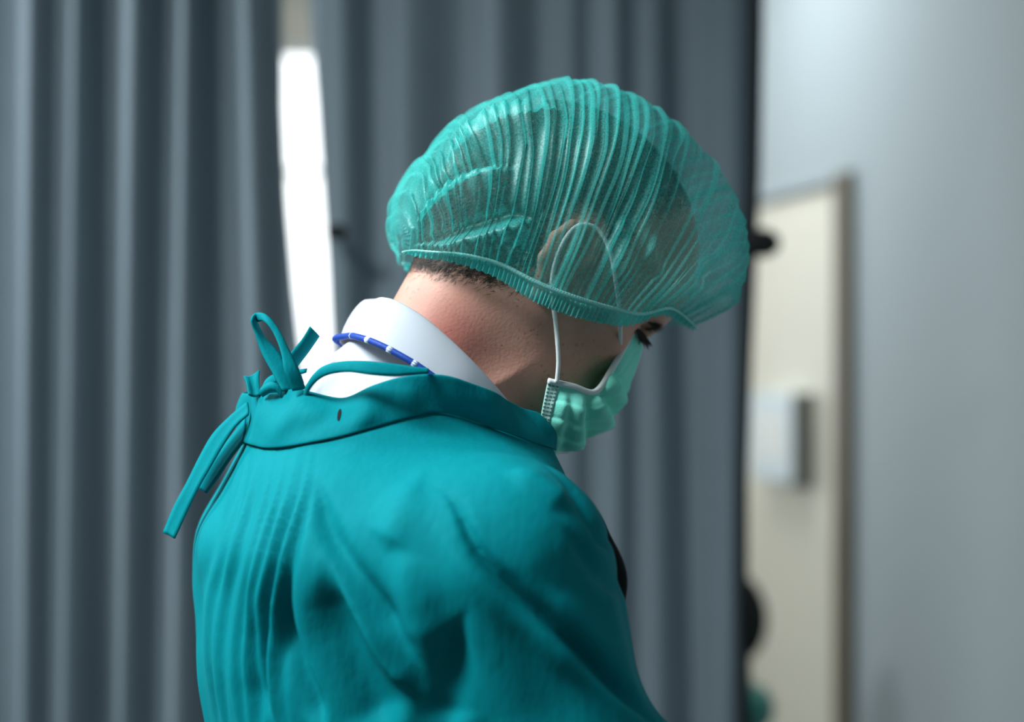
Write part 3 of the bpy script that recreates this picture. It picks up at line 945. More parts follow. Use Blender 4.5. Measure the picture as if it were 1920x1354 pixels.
ct = [mid(704, 557), W(716, 554, -0.080), W(745, 562, -0.098), W(795, 592, -0.108), W(852, 641, -0.110), W(902, 691, -0.106), W(947, 742, -0.092), W(985, 790, -0.055), mid(995, 812)]
cb = [mid(656, 636), W(674, 639, -0.095), W(706, 651, -0.116), W(748, 673, -0.126), W(800, 703, -0.130), W(862, 750, -0.128), W(925, 805, -0.112), W(975, 850, -0.070), mid(990, 870)]
n = 120
def hug(P, a=0.4):
    # the far side of the neckband lies closer to the neck
    d = (P - H) @ rt
    f = np.clip((-d) / 0.02, 0, 1) * np.clip((-0.04 - P[:, 0]) / 0.05, 0, 1)
    return P - rt * (d * a * f)[:, None]
Lt, Lb = hug(loop(ct, n)), hug(loop(cb, n))
c0_ = Lt.mean(0)
inn = Lt + (c0_ - Lt) * 0.06 + [0, 0, -0.001]
Vc = []
for P_, k_ in ((Lb, 0), (Lb * 0.66 + Lt * 0.34, 0.0035), (Lb * 0.3 + Lt * 0.7, 0.004), (Lb * 0.06 + Lt * 0.94, 0.001), (Lt * 0.5 + inn * 0.5 + [0, 0, 0.0012], 0), (inn, 0), (inn * 0.8 + Lb * 0.2 + (c0_ - Lt) * 0.04, 0)):
    dv = P_ - P_.mean(0); dv[:, 2] = 0
    dv /= np.linalg.norm(dv, axis=1)[:, None]
    Vc.append(P_ + dv * k_)
o = part('collar', np.concatenate(Vc), grid_faces(len(Vc), n, True), M['shirt'], o_sh)
md = o.modifiers.new('solid', 'SOLIDIFY'); md.thickness = 0.0012
md = o.modifiers.new('sub', 'SUBSURF'); md.levels = 1; md.render_levels = 1
lan = [mid(652, 630), W(670, 632, -0.102), W(704, 643, -0.123), W(748, 665, -0.134), W(797, 695, -0.139), W(862, 745, -0.138), W(925, 803, -0.121), W(975, 850, -0.078), mid(996, 878)]
LP = loop(lan, 160)
LP = hug(LP, 0.45)
LP = (np.roll(LP, 1, 0) + LP * 2 + np.roll(LP, -1, 0)) / 4
o_lan = tube('lanyard', sub(LP), 0.0026, M['lanyard'], man, 8, closed=True)
o_lan['label'] = 'thin blue lanyard cord with white flecks'
for px0 in (659, 690, 729, 774):
    i = int(np.argmin([abs((960 + p[0] * FPX / (D + p[1])) - px0) + (0 if p[1] < -0.06 else 999) for p in LP]))
    seg = sub(LP[[i, i + 1]])
    m_, dv = seg.mean(0), (seg[1] - seg[0]) / np.linalg.norm(seg[1] - seg[0])
    tube('fleck', [m_ - dv * 0.0022 , m_ + dv * 0.0022], 0.00268, M['stripe'], o_lan, 8)

# --- gown
G = Field()
GT = [(690, 480, 1000, 0.085), (740, 468, 1008, 0.100), (790, 458, 1018, 0.116), (830, 448, 1028, 0.135), (870, 424, 1045, 0.165), (920, 396, 1070, 0.188), (1000, 354, 1112, 0.205), (1090, 346, 1150, 0.210),
      (1200, 348, 1130, 0.205), (1354, 372, 1090, 0.200), (1600, 420, 1060, 0.205), (2000, 420, 1040, 0.215), (2400, 400, 1040, 0.225), (2800, 380, 1050, 0.235), (3400, 360, 1060, 0.25)]
trunk(G, GT, -0.06, expo=2.15, k=0.02, zlo=0.42)
for S_, E_, Wr in ((SHN, ELN, WRN), (SHF, ELF, WRF)):
    G.capsule(S_, E_, 0.078, 0.062, 0.045)
    G.capsule(E_, Wr, 0.062, 0.042, 0.02)
gx = axis([(-0.37, 0.50, 0.0055)]); gy = axis([(-0.33, 0.36, 0.0055)])
gz = axis([(0.38, 1.10, 0.016), (1.10, 1.22, 0.008), (1.22, 1.60, 0.0045)])
GV, GQ = G.build(gx, gy, gz)
# collar seam and top edge of the band, back -> front
seam_n = [mid(452, 826), W(474, 832, -0.103), W(510, 836, -0.118), W(560, 832, -0.132), W(635, 816, -0.146), W(700, 798, -0.155), W(770, 782, -0.160), W(845, 771, -0.160), W(905, 781, -0.150), W(955, 805, -0.130), W(995, 832, -0.090), mid(1022, 846)]
top_n = [mid(466, 738), W(482, 737, -0.095), W(516, 736, -0.108), W(560, 729, -0.118), W(640, 746, -0.130), W(700, 722, -0.140), W(760, 706, -0.146), W(825, 702, -0.148), W(882, 718, -0.142), W(945, 744, -0.122), W(992, 770, -0.080), mid(1026, 792)]
NSEAM = 240
seam, top = loop(seam_n, NSEAM), loop(top_n, NSEAM)
AX = np.array([seam[:, 0].mean(), seam[:, 1].mean()])
def radial(P):
    d = P[:, :2] - AX
    return np.hypot(d[:, 0], d[:, 1]), np.arctan2(d[:, 1], d[:, 0])
# settle the seam on the cloth
def on_cloth(P, off):
    r, th = radial(P)
    dv = np.stack([np.cos(th), np.sin(th)], 1)
    lo, hi = np.full(len(P), 0.02), np.full(len(P), 0.34)
    for _ in range(40):
        m_ = (lo + hi) / 2
        Q = np.column_stack([AX + dv * m_[:, None], P[:, 2]])
        ins = G.at(Q) < 0
        lo = np.where(ins, m_, lo); hi = np.where(ins, hi, m_)
    return np.column_stack([AX + dv * (lo + off)[:, None], P[:, 2]])
seam_c = on_cloth(seam, 0.0015)
rs_, ths = radial(seam_c)
o_ = np.argsort(ths)
def seam_z(P):
    r, th = radial(P)
    return np.interp(th, ths[o_], seam_c[o_, 2], period=2 * math.pi), r
cz_, cr_ = seam_z(GV[GQ].mean(1))
keep = ~((GV[GQ].mean(1)[:, 2] > cz_ + 0.002) & (cr_ < 0.20))
GQ = GQ[keep]
low = GV[GQ].mean(1)[:, 2] > 0.435            # open hem
tip = (np.linalg.norm(GV[GQ].mean(1) - WRN, axis=1) < 0.0) 
GQ = GQ[low]
GV, GQ = compact(GV, GQ)
# finer cloth where folds are drawn
GV, GQ = catmull_clark_split(GV, GQ)
GV = laplacian(GV, GQ, 2, 0.5)
GN = normals(GV, GQ)
if np.mean(np.sum(GN * (GV - GV.mean(0)), 1)) < 0:
    GQ = GQ[:, ::-1]; GN = -GN
ppx = 960 + GV[:, 0] * FPX / (D - 0.16); ppy = 677 - (GV[:, 2] - CZ) * FPX / (D - 0.16)
# drawing plane of the folds: the near side of the cloth, 1 unit = 1 px at depth -0.16
S0 = np.stack([960 + GV[:, 0] * FPX / (D + GV[:, 1]), 677 - (GV[:, 2] - CZ) * FPX / (D + GV[:, 1])], 1)
FOLDS = [
    ([(590, 890), (600, 925), (612, 985), (655, 1062), (722, 1162), (790, 1260)], 0.0100, 22, 'v'),
    ([(545, 1040), (536, 1110), (534, 1183), (553, 1246), (592, 1331), (620, 1400)], 0.0095, 17, 'v'),
    ([(606, 1050), (616, 1119), (642, 1204), (700, 1320), (740, 1400)], 0.0150, 48, 'v'),
    ([(618, 1050), (662, 1140), (722, 1238), (800, 1320)], 0.0070, 16, 'r'),
    ([(492, 1060), (490, 1161), (486, 1246), (482, 1400)], 0.0075, 22, 'v'),
    ([(800, 905), (838, 925), (862, 960), (895, 1030), (962, 1106), (1055, 1187), (1140, 1267), (1240, 1356), (1280, 1400)], 0.0085, 14, 'v'),
    ([(800, 940), (860, 1050), (935, 1135), (1035, 1222), (1130, 1310)], 0.0040, 26, 'r'),
    ([(880, 1130), (850, 1215), (838, 1310), (840, 1390)], 0.0100, 34, 'v'),
    ([(740, 1000), (780, 1110), (800, 1240)], 0.0030, 40, 'r'),
    ([(1005, 858), (1075, 918), (1124, 996), (1150, 1040)], 0.0050, 10, 'v'),
    ([(1050, 980), (1114, 1055), (1180, 1125)], 0.0055, 20, 'v'),
    ([(800, 870), (755, 960), (715, 1040)], 0.0055, 34, 'r'),
    ([(940, 885), (1000, 905), (1080, 960)], 0.0045, 18, 'r'),
    ([(1010, 1090), (1080, 1160), (1170, 1260)], 0.0030, 26, 'r'),
]
fr = np.random.default_rng(8)
for i_ in range(13):                      # gathers that fall from the collar seam down the back
    x0 = 452 + i_ * 12.5 + fr.uniform(-4, 4)
    mdx = 70 + fr.uniform(-10, 10)
    FOLDS.append(([(x0, 815 if i_ else 840), (x0 - 0.28 * mdx, 915), (x0 - 0.75 * mdx, 1030), (x0 - 1.1 * mdx, 1150), (x0 - 1.15 * mdx, 1280), (x0 - 0.85 * mdx + 2 * i_, 1470)],
                  fr.uniform(0.0018, 0.0042), fr.uniform(7, 12), 'r' if i_ % 2 else 'v'))
disp = np.zeros(len(GV))
near_w = np.clip((-0.0 - GV[:, 1] - 0.035 + 0.06) / 0.05, 0, 1)
for pts, amp, wdt, mode in FOLDS:
    disp += stroke(S0, pts, amp * (1.35 if wdt < 20 else 1.1), wdt, mode)
disp *= near_w
# soft wrinkles all over, running down the cloth
P2 = np.column_stack([GV[:, 0] * 1.0 + 0.30 * GV[:, 2], GV[:, 1], GV[:, 2] * 0.13])
low_w = np.clip((1.47 - GV[:, 2]) / 0.10, 0.15, 1)
disp += low_w * (0.0020 * vnoise(P2, 46, 3) + 0.0013 * vnoise(P2, 90, 4))
GV = GV + GN * disp[:, None]
GV = laplacian(GV, GQ, 1, 0.35)
o_g = part('gown', GV, GQ, M['gown'])
o_g['label'] = 'teal cotton surgical gown'
md = o_g.modifiers.new('solid', 'SOLIDIFY'); md.thickness = 0.0012; md.offset = -1

# collar band standing up from the seam
dvr = np.column_stack([seam_c[:, :2] - AX, np.zeros(NSEAM)]); dvr /= np.linalg.norm(dvr, axis=1)[:, None]
rows = []
lowr = on_cloth(seam + [0, 0, -0.0015], 0.0017)
base = seam_c + dvr * 0.0012
ang = np.linspace(0, 2 * math.pi, NSEAM, endpoint=False)
for r_ in range(11):
    u = r_ / 10
    P_ = base * (1 - u) + top * u
    nz = vnoise(np.column_stack([P_[:, 0] * 1.3 + P_[:, 2] * 0.2, P_[:, 1] * 1.3, P_[:, 2] * 0.25]), 75, 9)
    nz2 = vnoise(np.column_stack([P_[:, 0], P_[:, 1], P_[:, 2]]), 160, 12)
    amp = 0.0042 * math.sin(math.pi * min(1, u * 0.75)) 
    rows.append(P_ + dvr * (nz * amp + nz2 * 0.0007 * math.sin(math.pi * u) + 0.003 * math.sin(math.pi * u))[:, None])
band = part('collar_band', np.concatenate([lowr] + rows), grid_faces(12, NSEAM, True), M['gown'], o_g)
md = band.modifiers.new('solid', 'SOLIDIFY'); md.thickness = 0.0016; md.offset = 0
md = band.modifiers.new('sub', 'SUBSURF'); md.levels = 1; md.render_levels = 1

def C5(cx, cy, y): return W(280 + cx * 0.3398, 560 + cy * 0.3398, y)
def rib(name, A, B_, n=40, curl=0.001):
    f = lambda L: [sub(C5(*q)) for q in L]
    return ribbon(name, f(A), f(B_), M['gown'], o_g, n, 5, 0.0016, curl)
rib('tie', [(735, 510, -.118), (680, 410, -.112), (620, 300, -.105), (585, 190, -.102), (562, 118, -.103), (592, 78, -.100), (650, 95, -.108), (715, 175, -.115), (762, 270, -.120), (822, 390, -.126), (862, 500, -.124)],
    [(800, 520, -.110), (762, 400, -.105), (718, 300, -.098), (640, 220, -.092), (592, 130, -.094), (604, 126, -.096), (640, 130, -.112), (690, 200, -.118), (727, 300, -.125), (745, 400, -.130), (790, 510, -.128)], 70)
rib('tie', [(720, 380, -.085), (785, 295, -.080), (840, 230, -.078), (887, 152, -.078)], [(770, 440, -.078), (825, 362, -.072), (880, 290, -.070), (938, 206, -.070)], 24)
rib('tie', [(522, 430, -.090), (538, 468, -.095), (550, 530, -.100)], [(608, 396, -.080), (604, 440, -.088), (612, 530, -.098)], 16, 0.003)
rib('tie', [(630, 485, -.105), (670, 462, -.112), (722, 490, -.112)], [(628, 540, -.105), (690, 510, -.116), (726, 545, -.116)], 16, 0.003)
rib('tie', [(620, 500, -.075), (650, 445, -.070), (720, 412, -.065), (872, 390, -.060)], [(640, 540, -.078), (680, 480, -.075), (740, 445, -.070), (868, 405, -.066)], 20)
rib('tie', [(850, 530, -.124), (872, 478, -.128), (905, 425, -.134), (962, 375, -.142), (1060, 350, -.150), (1200, 348, -.156), (1350, 364, -.156), (1440, 378, -.152), (1538, 390, -.146)],
    [(872, 540, -.126), (890, 495, -.130), (935, 447, -.138), (1000, 417, -.147), (1100, 406, -.156), (1220, 420, -.162), (1350, 428, -.162), (1440, 420, -.158), (1540, 412, -.150)], 50)
rib('tie', [(540, 570, -.082), (440, 655, -.076), (350, 750, -.070), (280, 870, -.066), (210, 1010, -.064), (140, 1140, -.062), (76, 1292, -.060)],
    [(545, 640, -.090), (475, 705, -.086), (405, 810, -.082), (332, 935, -.078), (266, 1052, -.074), (200, 1190, -.070), (138, 1324, -.068)], 50)
rib('tie', [(530, 660, -.070), (420, 800, -.062), (340, 905, -.058), (268, 1045, -.056)], [(520, 790, -.076), (450, 880, -.070), (385, 980, -.066), (314, 1074, -.062)], 30)
# buttonhole slit in the band
vis = [k_ for k_ in range(NSEAM) if rows[6][k_][1] < -0.08]
i = min(vis, key=lambda k_: abs(960 + rows[6][k_][0] * FPX / (D + rows[6][k_][1]) - 634))
tx = rows[6][(i + 1) % NSEAM] - rows[6][i - 1]; tx /= np.linalg.norm(tx)
P_ = []
for r_, hw in ((4, 0.0006), (5, 0.0013), (6, 0.0014), (7, 0.0007)):
    for sg in (-1, 1):
        P_.append(rows[r_][i] + tx * sg * hw + dvr[i] * 0.0022)
part('buttonhole', P_, grid_faces(4, 2), M['dark_cloth'], o_g, False)

# dark panel laid on the chest of the gown, its edge shows past the sleeve
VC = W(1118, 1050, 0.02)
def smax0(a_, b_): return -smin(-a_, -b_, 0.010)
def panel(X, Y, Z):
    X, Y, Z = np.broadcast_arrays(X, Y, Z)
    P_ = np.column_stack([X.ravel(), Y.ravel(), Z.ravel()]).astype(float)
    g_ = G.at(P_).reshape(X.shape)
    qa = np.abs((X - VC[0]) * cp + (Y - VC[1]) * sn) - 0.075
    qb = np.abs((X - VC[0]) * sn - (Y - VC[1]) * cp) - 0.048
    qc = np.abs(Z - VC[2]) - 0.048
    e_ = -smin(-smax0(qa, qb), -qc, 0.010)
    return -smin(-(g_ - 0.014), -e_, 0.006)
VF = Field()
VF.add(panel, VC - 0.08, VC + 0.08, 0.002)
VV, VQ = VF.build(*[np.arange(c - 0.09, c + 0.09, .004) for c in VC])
o = part('chest_panel', VV, VQ, M['dark_cloth'], o_g); o['label'] = 'dark panel on the chest'

# --- surgical mask
def mk(px, py, y): return W(px, py, y)
cols = [
    [mk(1027, 714, -.078), mk(1020, 748, -.076), mk(1014, 782, -.073), mk(1013, 815, -.068), mk(1019, 847, -.060)],
    [mk(1072, 724, -.073), mk(1062, 755, -.073), mk(1050, 790, -.069), mk(1036, 822, -.062), mk(1026, 849, -.052)],
    [mk(1115, 734, -.060), mk(1108, 762, -.062), mk(1094, 798, -.056), mk(1070, 826, -.048), mk(1036, 850, -.038)],
    [mk(1152, 682, -.040), mk(1156, 712, -.044), mk(1143, 760, -.036), mk(1108, 806, -.026), mk(1046, 849, -.020)],
    [mk(1177, 632, -.022), mk(1184, 668, -.012), mk(1166, 730, -.008), mk(1130, 798, .0), mk(1055, 847, -.002)],
    [mid(1191, 609), mid(1200, 638), mid(1176, 728), mid(1142, 794), mid(1064, 844)],
]
full = cols + [list(mirror(np.array(c))) for c in cols[:-1][::-1]]
full = np.array(full)                     # (11, 5, 3)
NR, NCm = 61, 121
tmp = np.stack([catmull(full[:, j], NCm) for j in range(5)], 1)          # (NCm,5,3)
grid = np.stack([catmull(tmp[i], NR) for i in range(NCm)], 1)            # (NR,NCm,3)
du = np.gradient(grid, axis=1); dv_ = np.gradient(grid, axis=0)
gn = np.cross(du, dv_); gn /= np.linalg.norm(gn, axis=2)[..., None] + 1e-12
cen = hl(0.03, 0, -0.05)
gn *= np.sign(np.sum(gn * (grid - cen), 2))[..., None]
tt, ss = np.meshgrid(np.linspace(0, 1, NR), np.linspace(-1, 1, NCm), indexing='ij')
fadeS = np.clip((1 - np.abs(ss)) / 0.22, 0, 1); fadeS = fadeS * fadeS * (3 - 2 * fadeS)
pl = np.zeros_like(tt)
for c_, wl, a_ in ((0.30, 0.11, 0.0052), (0.52, 0.12, 0.0070), (0.74, 0.12, 0.0060)):
    x_ = (tt - c_ - 0.05 * np.abs(ss) * np.sin(3 * ss)) / wl
    pl += a_ * np.where(x_ > 0, np.exp(-(x_ / 0.75) ** 2), np.exp(-(x_ / 0.28) ** 2)) - 0.55 * a_ * np.exp(-((x_ + 0.42) / 0.25) ** 2)
mflat = grid.reshape(-1, 3)
MXY = np.stack([960 + mflat[:, 0] * FPX / (D + mflat[:, 1]), 677 - (mflat[:, 2] - CZ) * FPX / (D + mflat[:, 1])], 1)
md_ = np.zeros(len(MXY))
for pts, amp, wdt, mode in [([(1100, 700), (1116, 745), (1134, 775), (1160, 815)], 0.0075, 12, 's'), ([(1092, 700), (1086, 770), (1084, 880)], 0.0070, 13, 's'),
                            ([(1066, 700), (1052, 780), (1030, 880)], 0.0028, 13, 's'), ([(1130, 670), (1148, 715), (1180, 770)], 0.0065, 10, 's')]:
    md_ += stroke(MXY, pts, amp, wdt, mode)
md_ = md_.reshape(tt.shape) * (ss < 0.02) * np.clip(tt / 0.22, 0, 1)
md_ *= fadeS * (0.35 + 0.65 * np.clip(-ss / 0.3, 0, 1))
md_ = md_ + md_[:, ::-1] * (ss > 0.02)
grid2 = grid + gn * (pl * fadeS * 0.18 + md_)[..., None]
o_m = part('face_mask', grid2.reshape(-1, 3), grid_faces(NR, NCm), M['mask'])
o_m['label'] = 'pale green pleated surgical face mask'
md = o_m.modifiers.new('solid', 'SOLIDIFY'); md.thickness = 0.0010; md.offset = -1
def strip(name, idx_rows, idx_cols, mat, off):
    P_ = grid2[np.ix_(idx_rows, idx_cols)] + gn[np.ix_(idx_rows, idx_cols)] * off
    o = part(name, P_.reshape(-1, 3), grid_faces(len(idx_rows), len(idx_cols)), mat, o_m)
    md = o.modifiers.new('solid', 'SOLIDIFY'); md.thickness = 0.0016; md.offset = 0
    return o
tube('edge_binding', sub(grid2[0] + gn[0] * 0.0012), 0.0025, M['mask_white'], o_m, 8)
tube('edge_binding', sub(grid2[-1]), 0.0018, M['mask_white'], o_m, 8)
strip('welded_edge', list(range(1, NR)), list(range(0, 7)), M['mask_weld'], 0.0008)
strip('welded_edge', list(range(1, NR)), list(range(NCm - 7, NCm)), M['mask_weld'], 0.0008)
strip('nose_strip', list(range(2, 13)), list(range(53, 68)), M['mask_weld'], 0.0008)
dots_V, dots_F = [], []
for i in range(3, 34, 3):
    for j in (1, 3, 5):
        p = grid2[i, j] + gn[i, j] * 0.0018
        a = du[i, j] / np.linalg.norm(du[i, j]) * 0.0011; b_ = dv_[i, j] / np.linalg.norm(dv_[i, j]) * 0.0006
        k0 = len(dots_V)
        dots_V += [p - a - b_, p + a - b_, p + a + b_, p - a + b_]
        dots_F.append((k0, k0 + 1, k0 + 2, k0 + 3))
tag(part('weld_dots', dots_V, dots_F, M['weld_dot'], o_m, False), kind='stuff')
# ear loops
earback = hl(-0.012, 0.086, -0.018); eartop = hl(0.0, 0.080, 0.036)
tube('ear_loop', [sub(p) for p in (W(1044, 718, -.080), W(1047, 680, -.083), W(1045, 640, -.085), W(1041, 600, -.083), W(1036, 560, -.084), W(1036, 515, -.087), W(1052, 462, -.089), W(1082, 424, -.086), W(1118, 428, -.083), W(1143, 470, -.081), W(1156, 540, -.073), W(1163, 600, -.060), W(1163, 648, -.040))], 0.0017, M['mask_white'], o_m, 8, 90)
lp2 = mirror(np.array([W(1044, 718, -.080), W(1047, 680, -.083), W(1041, 600, -.090), W(1036, 540, -.100), W(1052, 462, -.103), W(1082, 418, -.096), W(1118, 420, -.090), W(1150, 500, -.082), W(1163, 600, -.060), W(1163, 648, -.040)]))
tube('ear_loop', [sub(p) for p in lp2], 0.0017, M['mask_white'], o_m, 8, 70)

# --- bouffant cap
ks = [0, .08, .18, .29, .42, .55, .67, .78, .88, .95, 1.0]
Tp = [(738, 412), (775, 318), (850, 238), (935, 178), (1040, 149), (1140, 171), (1232, 224), (1312, 302), (1368, 402), (1389, 488), (1378, 560)]
Np = [(764, 474), (796, 482), (858, 494), (925, 518), (992, 560), (1050, 586), (1112, 602), (1176, 608), (1236, 586), (1272, 600), (1296, 613)]
Ww = [0.030, 0.068, 0.093, 0.107, 0.115, 0.118, 0.116, 0.107, 0.086, 0.060, 0.036]
Ny = [-.046, -.078, -.093, -.099, -.102, -.100, -.090, -.070, -.040, -.004, .030]
PH0 = 0.42
TT = np.array([mid(*p) for p in Tp])
TT = TT + (H + hu * 0.02 - TT) * 0.022        # room for the pleats inside the outline
NM = []
for p, y, w_ in zip(Np, Ny, Ww):
    q = W(p[0], p[1], y)
    NM.append(q - rt * ((q - H) @ rt))       # onto the middle plane
NM = np.array(NM)
NW = np.array([abs((W(p[0], p[1], y) - H) @ rt) for p, y in zip(Np, Ny)])
def cap_pos(s, ph):
    """s along the head back to front, ph around from the near edge over the top to the far edge"""
    T_ = smooth_interp(s, ks, TT); N_ = smooth_interp(s, ks, NM); w_ = smooth_interp(s, ks, np.array(Ww)); nw = smooth_interp(s, ks, NW)
    e1 = (T_ - N_) / (1 + math.sin(PH0))
    c_ = T_ - e1
    sp_, cp_ = np.sin(ph), np.cos(ph)
    # side half width runs from the edge width to the full bulge
    edge = np.clip(1 - (sp_ + math.sin(PH0)) / (0.55 + math.sin(PH0)), 0, 1) ** 2
    wid = np.sign(cp_) * np.abs(cp_) ** 0.80 * w_ * (1 - edge) + np.sign(cp_) * nw * edge
    return c_ + e1 * sp_[..., None] + rt * wid[..., None]
NPL = 46
r_ = np.random.default_rng(5)
wpl = r_.uniform(0.6, 1.4, NPL); wpl /= wpl.sum()
bnd = np.concatenate([[0], np.cumsum(wpl)])
NPH = 230
ph = np.linspace(-PH0, math.pi + PH0, NPH)
s_cols, h_cols = [], []
for j in range(NPL):
    Wd = wpl[j]
    nA = vnoise(np.column_stack([ph * 1.0, np.full(NPH, j * 0.9)]), 1.9, 21) 
    ov = np.clip(0.30 + 0.50 * nA + (r_.uniform(0.3, 0.7) if j % 7 == 3 else 0.0), 0.0, 1.2)
    wig = 0.16 * Wd * vnoise(np.column_stack([ph * 1.0, np.full(NPH, j * 0.55)]), 2.6, 22) + 0.10 * Wd * vnoise(np.column_stack([ph, np.full(NPH, j * 2.0)]), 6.5, 23)
    edge_g = np.clip(1 - np.minimum(ph + PH0, math.pi + PH0 - ph) / 0.30, 0, 1)
    hh = (0.0036 + 0.0018 * np.clip(nA, -1, 1)) * (1 - 0.5 * edge_g)
    if bnd[j] > 0.70: hh = hh * 0.5
    c1 = bnd[j] + Wd * (0.60 + 0.42 * ov) + wig; c2 = bnd[j] + Wd * (0.66 - 0.26 * ov) + wig
    c0 = bnd[j] + wig
    s_cols += [c0, c0 * 0.5 + c1 * 0.5, c1 - 0.06 * Wd, c1, c2, c2 + 0.07 * Wd]
    h_cols += [np.zeros(NPH), hh * 0.62, hh, hh * 0.80, hh * 0.30, hh * 0.12]
s_cols.append(np.ones(NPH)); h_cols.append(np.zeros(NPH))
SS = np.clip(np.array(s_cols).T, 0, 1); HH = np.array(h_cols).T
PH = np.repeat(ph[:, None], SS.shape[1], 1)
e_ = 0.004
P0 = cap_pos(SS, PH)
ds = cap_pos(np.clip(SS + e_, 0, 1), PH) - cap_pos(np.clip(SS - e_, 0, 1), PH)
dp = cap_pos(SS, PH + 0.01) - cap_pos(SS, PH - 0.01)
cn = np.cross(ds, dp); cn /= np.linalg.norm(cn, axis=2)[..., None] + 1e-12
ccen = H + hu * 0.04 - hf * 0.01
cn *= np.sign(np.sum(cn * (P0 - ccen), 2))[..., None]
flat = P0.reshape(-1, 3)
# long folds across the pleats at the back
XY = np.stack([960 + flat[:, 0] * FPX / (D + flat[:, 1]), 677 - (flat[:, 2] - CZ) * FPX / (D + flat[:, 1])], 1)
cd = np.zeros(len(flat))
for pts, amp, wdt, mode in [
    ([(770, 462), (830, 456), (900, 436), (960, 420), (1010, 412)], 0.014, 17, 's'),
    ([(785, 425), (840, 372), (900, 338), (965, 318)], 0.014, 19, 's'),
    ([(830, 312), (890, 262), (960, 226), (1060, 204)], 0.013, 17, 's'),
    ([(900, 440), (960, 470), (1010, 500)], 0.005, 12, 's'),
    ([(1150, 380), (1165, 450), (1150, 540)], 0.004, 18, 'r'),
    ([(1225, 400), (1215, 470), (1235, 530)], 0.006, 14, 'r'),
    ([(1310, 470), (1330, 500), (1325, 550)], 0.006, 20, 'v'),
]:
    cd += stroke(XY, pts, amp, wdt, mode)
nearside = ((flat - H) @ rt > 0.01)
cd *= nearside
cd += (0.0016 * vnoise(flat, 60, 31) + 0.0026 * vnoise(flat, 28, 32)) * np.clip((0.92 - SS.reshape(-1)) / 0.25, 0.3, 1)
capV = P0 + cn * (HH + cd.reshape(HH.shape))[..., None]
# gathered ends that close the cap at the nape and over the brow
def gather(col, c, side):
    out = []
    for u in (0.97, 0.6, 0.25):
        out.append(c + (col - c) * u + (side * 0.004 * math.sin(math.pi * u)) * f0 + rt * (0.0012 * np.sin(ph * 34) * u)[:, None])
    return out
g0 = gather(capV[:, 0], NM[0] + up0 * 0.012, -1); g1 = gather(capV[:, -1], NM[-1] + up0 * 0.006, 1)
capV = np.concatenate([np.stack(g0[::-1], 1), capV, np.stack(g1, 1)], 1)
o_c = part('bouffant_cap', capV.reshape(-1, 3), grid_faces(NPH, capV.shape[1]), M['cap'])
o_c['label'] = 'sheer teal pleated bouffant cap'
# elastic a little above the edge, and the ruffle below it
su = np.linspace(0, 1, 360)
def edge_line(phv, off):
    s_ = su; p_ = np.full(len(s_), phv)
    a = cap_pos(s_, p_)
    d1 = cap_pos(np.clip(s_ + .004, 0, 1), p_) - cap_pos(np.clip(s_ - .004, 0, 1), p_); d2 = cap_pos(s_, p_ + .01) - cap_pos(s_, p_ - .01)
    n_ = np.cross(d1, d2); n_ /= np.linalg.norm(n_, axis=1)[:, None] + 1e-12
    n_ *= np.sign(np.sum(n_ * (a - ccen), 1))[:, None]
    return a + n_ * off, n_
for sgn in (0, 1):
    su = np.linspace(0.15 if sgn else 0.0, 0.93 if sgn else 1.0, 360)
    f_ = (lambda v: -PH0 + v) if not sgn else (lambda v: math.pi + PH0 - v)
    E1, n1 = edge_line(f_(0.095), 0.0045); E2, n2 = edge_line(f_(0.125), 0.0048)
    rp = (0.0007 * np.sin(su * 700 + 3 * np.sin(su * 41)))[:, None]
    E1 = E1 + n1 * rp; E2 = E2 - n2 * rp
    Vv = np.concatenate([E1, (E1 + E2) / 2 + n1 * 0.0012, E2])
    o = part('elastic_band', Vv, grid_faces(3, len(su)), M['cap_band'], o_c)
    md = o.modifiers.new('solid', 'SOLIDIFY'); md.thickness = 0.0010
    k_ = 3
    R0, m0 = edge_line(f_(0.09), 0.0022); R1, m1 = edge_line(f_(0.0), 0.0024)
    wv = (0.0022 * np.sin(su * 420 + 2 * np.sin(su * 37)))[:, None]
    Vv = np.concatenate([R0 + m0 * wv * 0.3, (R0 + R1) / 2 + m1 * wv * 0.8, R1 + m1 * wv + np.array([0, 0, 1]) * 0.0008 * np.sin(su * 300)[:, None]])
    part('ruffle', Vv, grid_faces(3, len(su)), M['ruffle'], o_c)

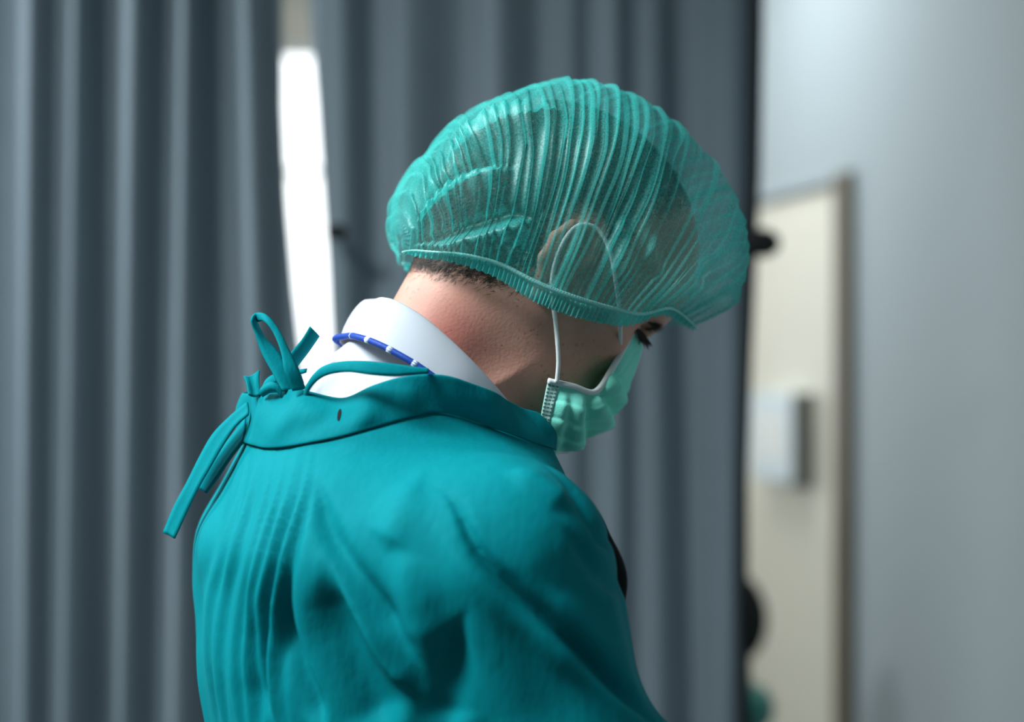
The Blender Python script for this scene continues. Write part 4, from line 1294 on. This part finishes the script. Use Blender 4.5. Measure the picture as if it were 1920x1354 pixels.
# --- trousers, clogs and gloves below the frame
for Hp, Ft in ((HIP_N, FT_N), (HIP_F, FT_F)):
    T = Field()
    kn = Hp * 0.5 + Ft * 0.5
    T.capsule(Hp, kn, 0.10, 0.085, 0.03); T.capsule(kn, Ft + [0, 0, 0.03], 0.085, 0.070, 0.02)
    Vv, Qq = T.build(np.arange(Hp[0] - .16, Hp[0] + .16, .014), np.arange(min(Hp[1], Ft[1]) - .15, max(Hp[1], Ft[1]) + .15, .014), np.arange(0.0, 1.08, .016))
    o = part('trouser_leg', Vv, Qq, M['gown'])
    K = Field()
    K.ellipsoid(np.array([Ft[0], Ft[1], 0.035]) + f0 * 0.055, (0.145, 0.050, 0.052), np.array([f0, rt, up0]), 0.01)
    K.ellipsoid(np.array([Ft[0], Ft[1], 0.045]) - f0 * 0.02, (0.072, 0.046, 0.060), np.array([f0, rt, up0]), 0.03)
    def flo(X, Y, Z): return -(Z - 0.002) + 0 * X + 0 * Y
    Vv, Qq = K.build(np.arange(Ft[0] - .16, Ft[0] + .26, .008), np.arange(Ft[1] - .14, Ft[1] + .14, .008), np.arange(-0.03, 0.14, .008))
    Vv[:, 2] = np.maximum(Vv[:, 2], 0.0005)
    part('clog', Vv, Qq, M['shoe'])
for s, Wr in ((1, WRN), (-1, WRF)):
    K = Field()
    d0 = f0 * 0.92 - up0 * 0.30; d0 /= np.linalg.norm(d0)
    ac = -rt * s * 0.95; nn = np.cross(d0, ac)
    K.capsule(Wr - d0 * 0.05, Wr + d0 * 0.02, 0.036, 0.030, 0.01)
    for i, (of, ln_) in enumerate(((-0.030, 0.070), (-0.010, 0.080), (0.010, 0.076), (0.030, 0.060))):
        b0 = Wr + d0 * 0.02 + ac * of * 0.6; b1 = Wr + d0 * 0.10 + ac * of
        K.capsule(b0, b1, 0.016, 0.011, 0.012)
        b2 = b1 + d0 * ln_ * 0.55 - up0 * 0.012; b3 = b2 + d0 * ln_ * 0.38 - up0 * 0.022
        K.capsule(b1, b2, 0.0095, 0.0088, 0.003); K.capsule(b2, b3, 0.0088, 0.0078, 0.003)
    t0 = Wr + d0 * 0.04 + ac * 0.028; t1 = t0 + d0 * 0.035 + ac * 0.030 - up0 * 0.01; t2 = t1 + d0 * 0.035 + ac * 0.006 - up0 * 0.008
    K.capsule(t0, t1, 0.015, 0.011, 0.008); K.capsule(t1, t2, 0.011, 0.009, 0.004)
    lo = Wr - 0.12; hi = Wr + 0.24
    Vv, Qq = K.build(np.arange(lo[0], hi[0], .0045), np.arange(Wr[1] - .13, Wr[1] + .16, .0045), np.arange(Wr[2] - .18, Wr[2] + .08, .0045))
    part('glove', Vv, Qq, M['glove'])
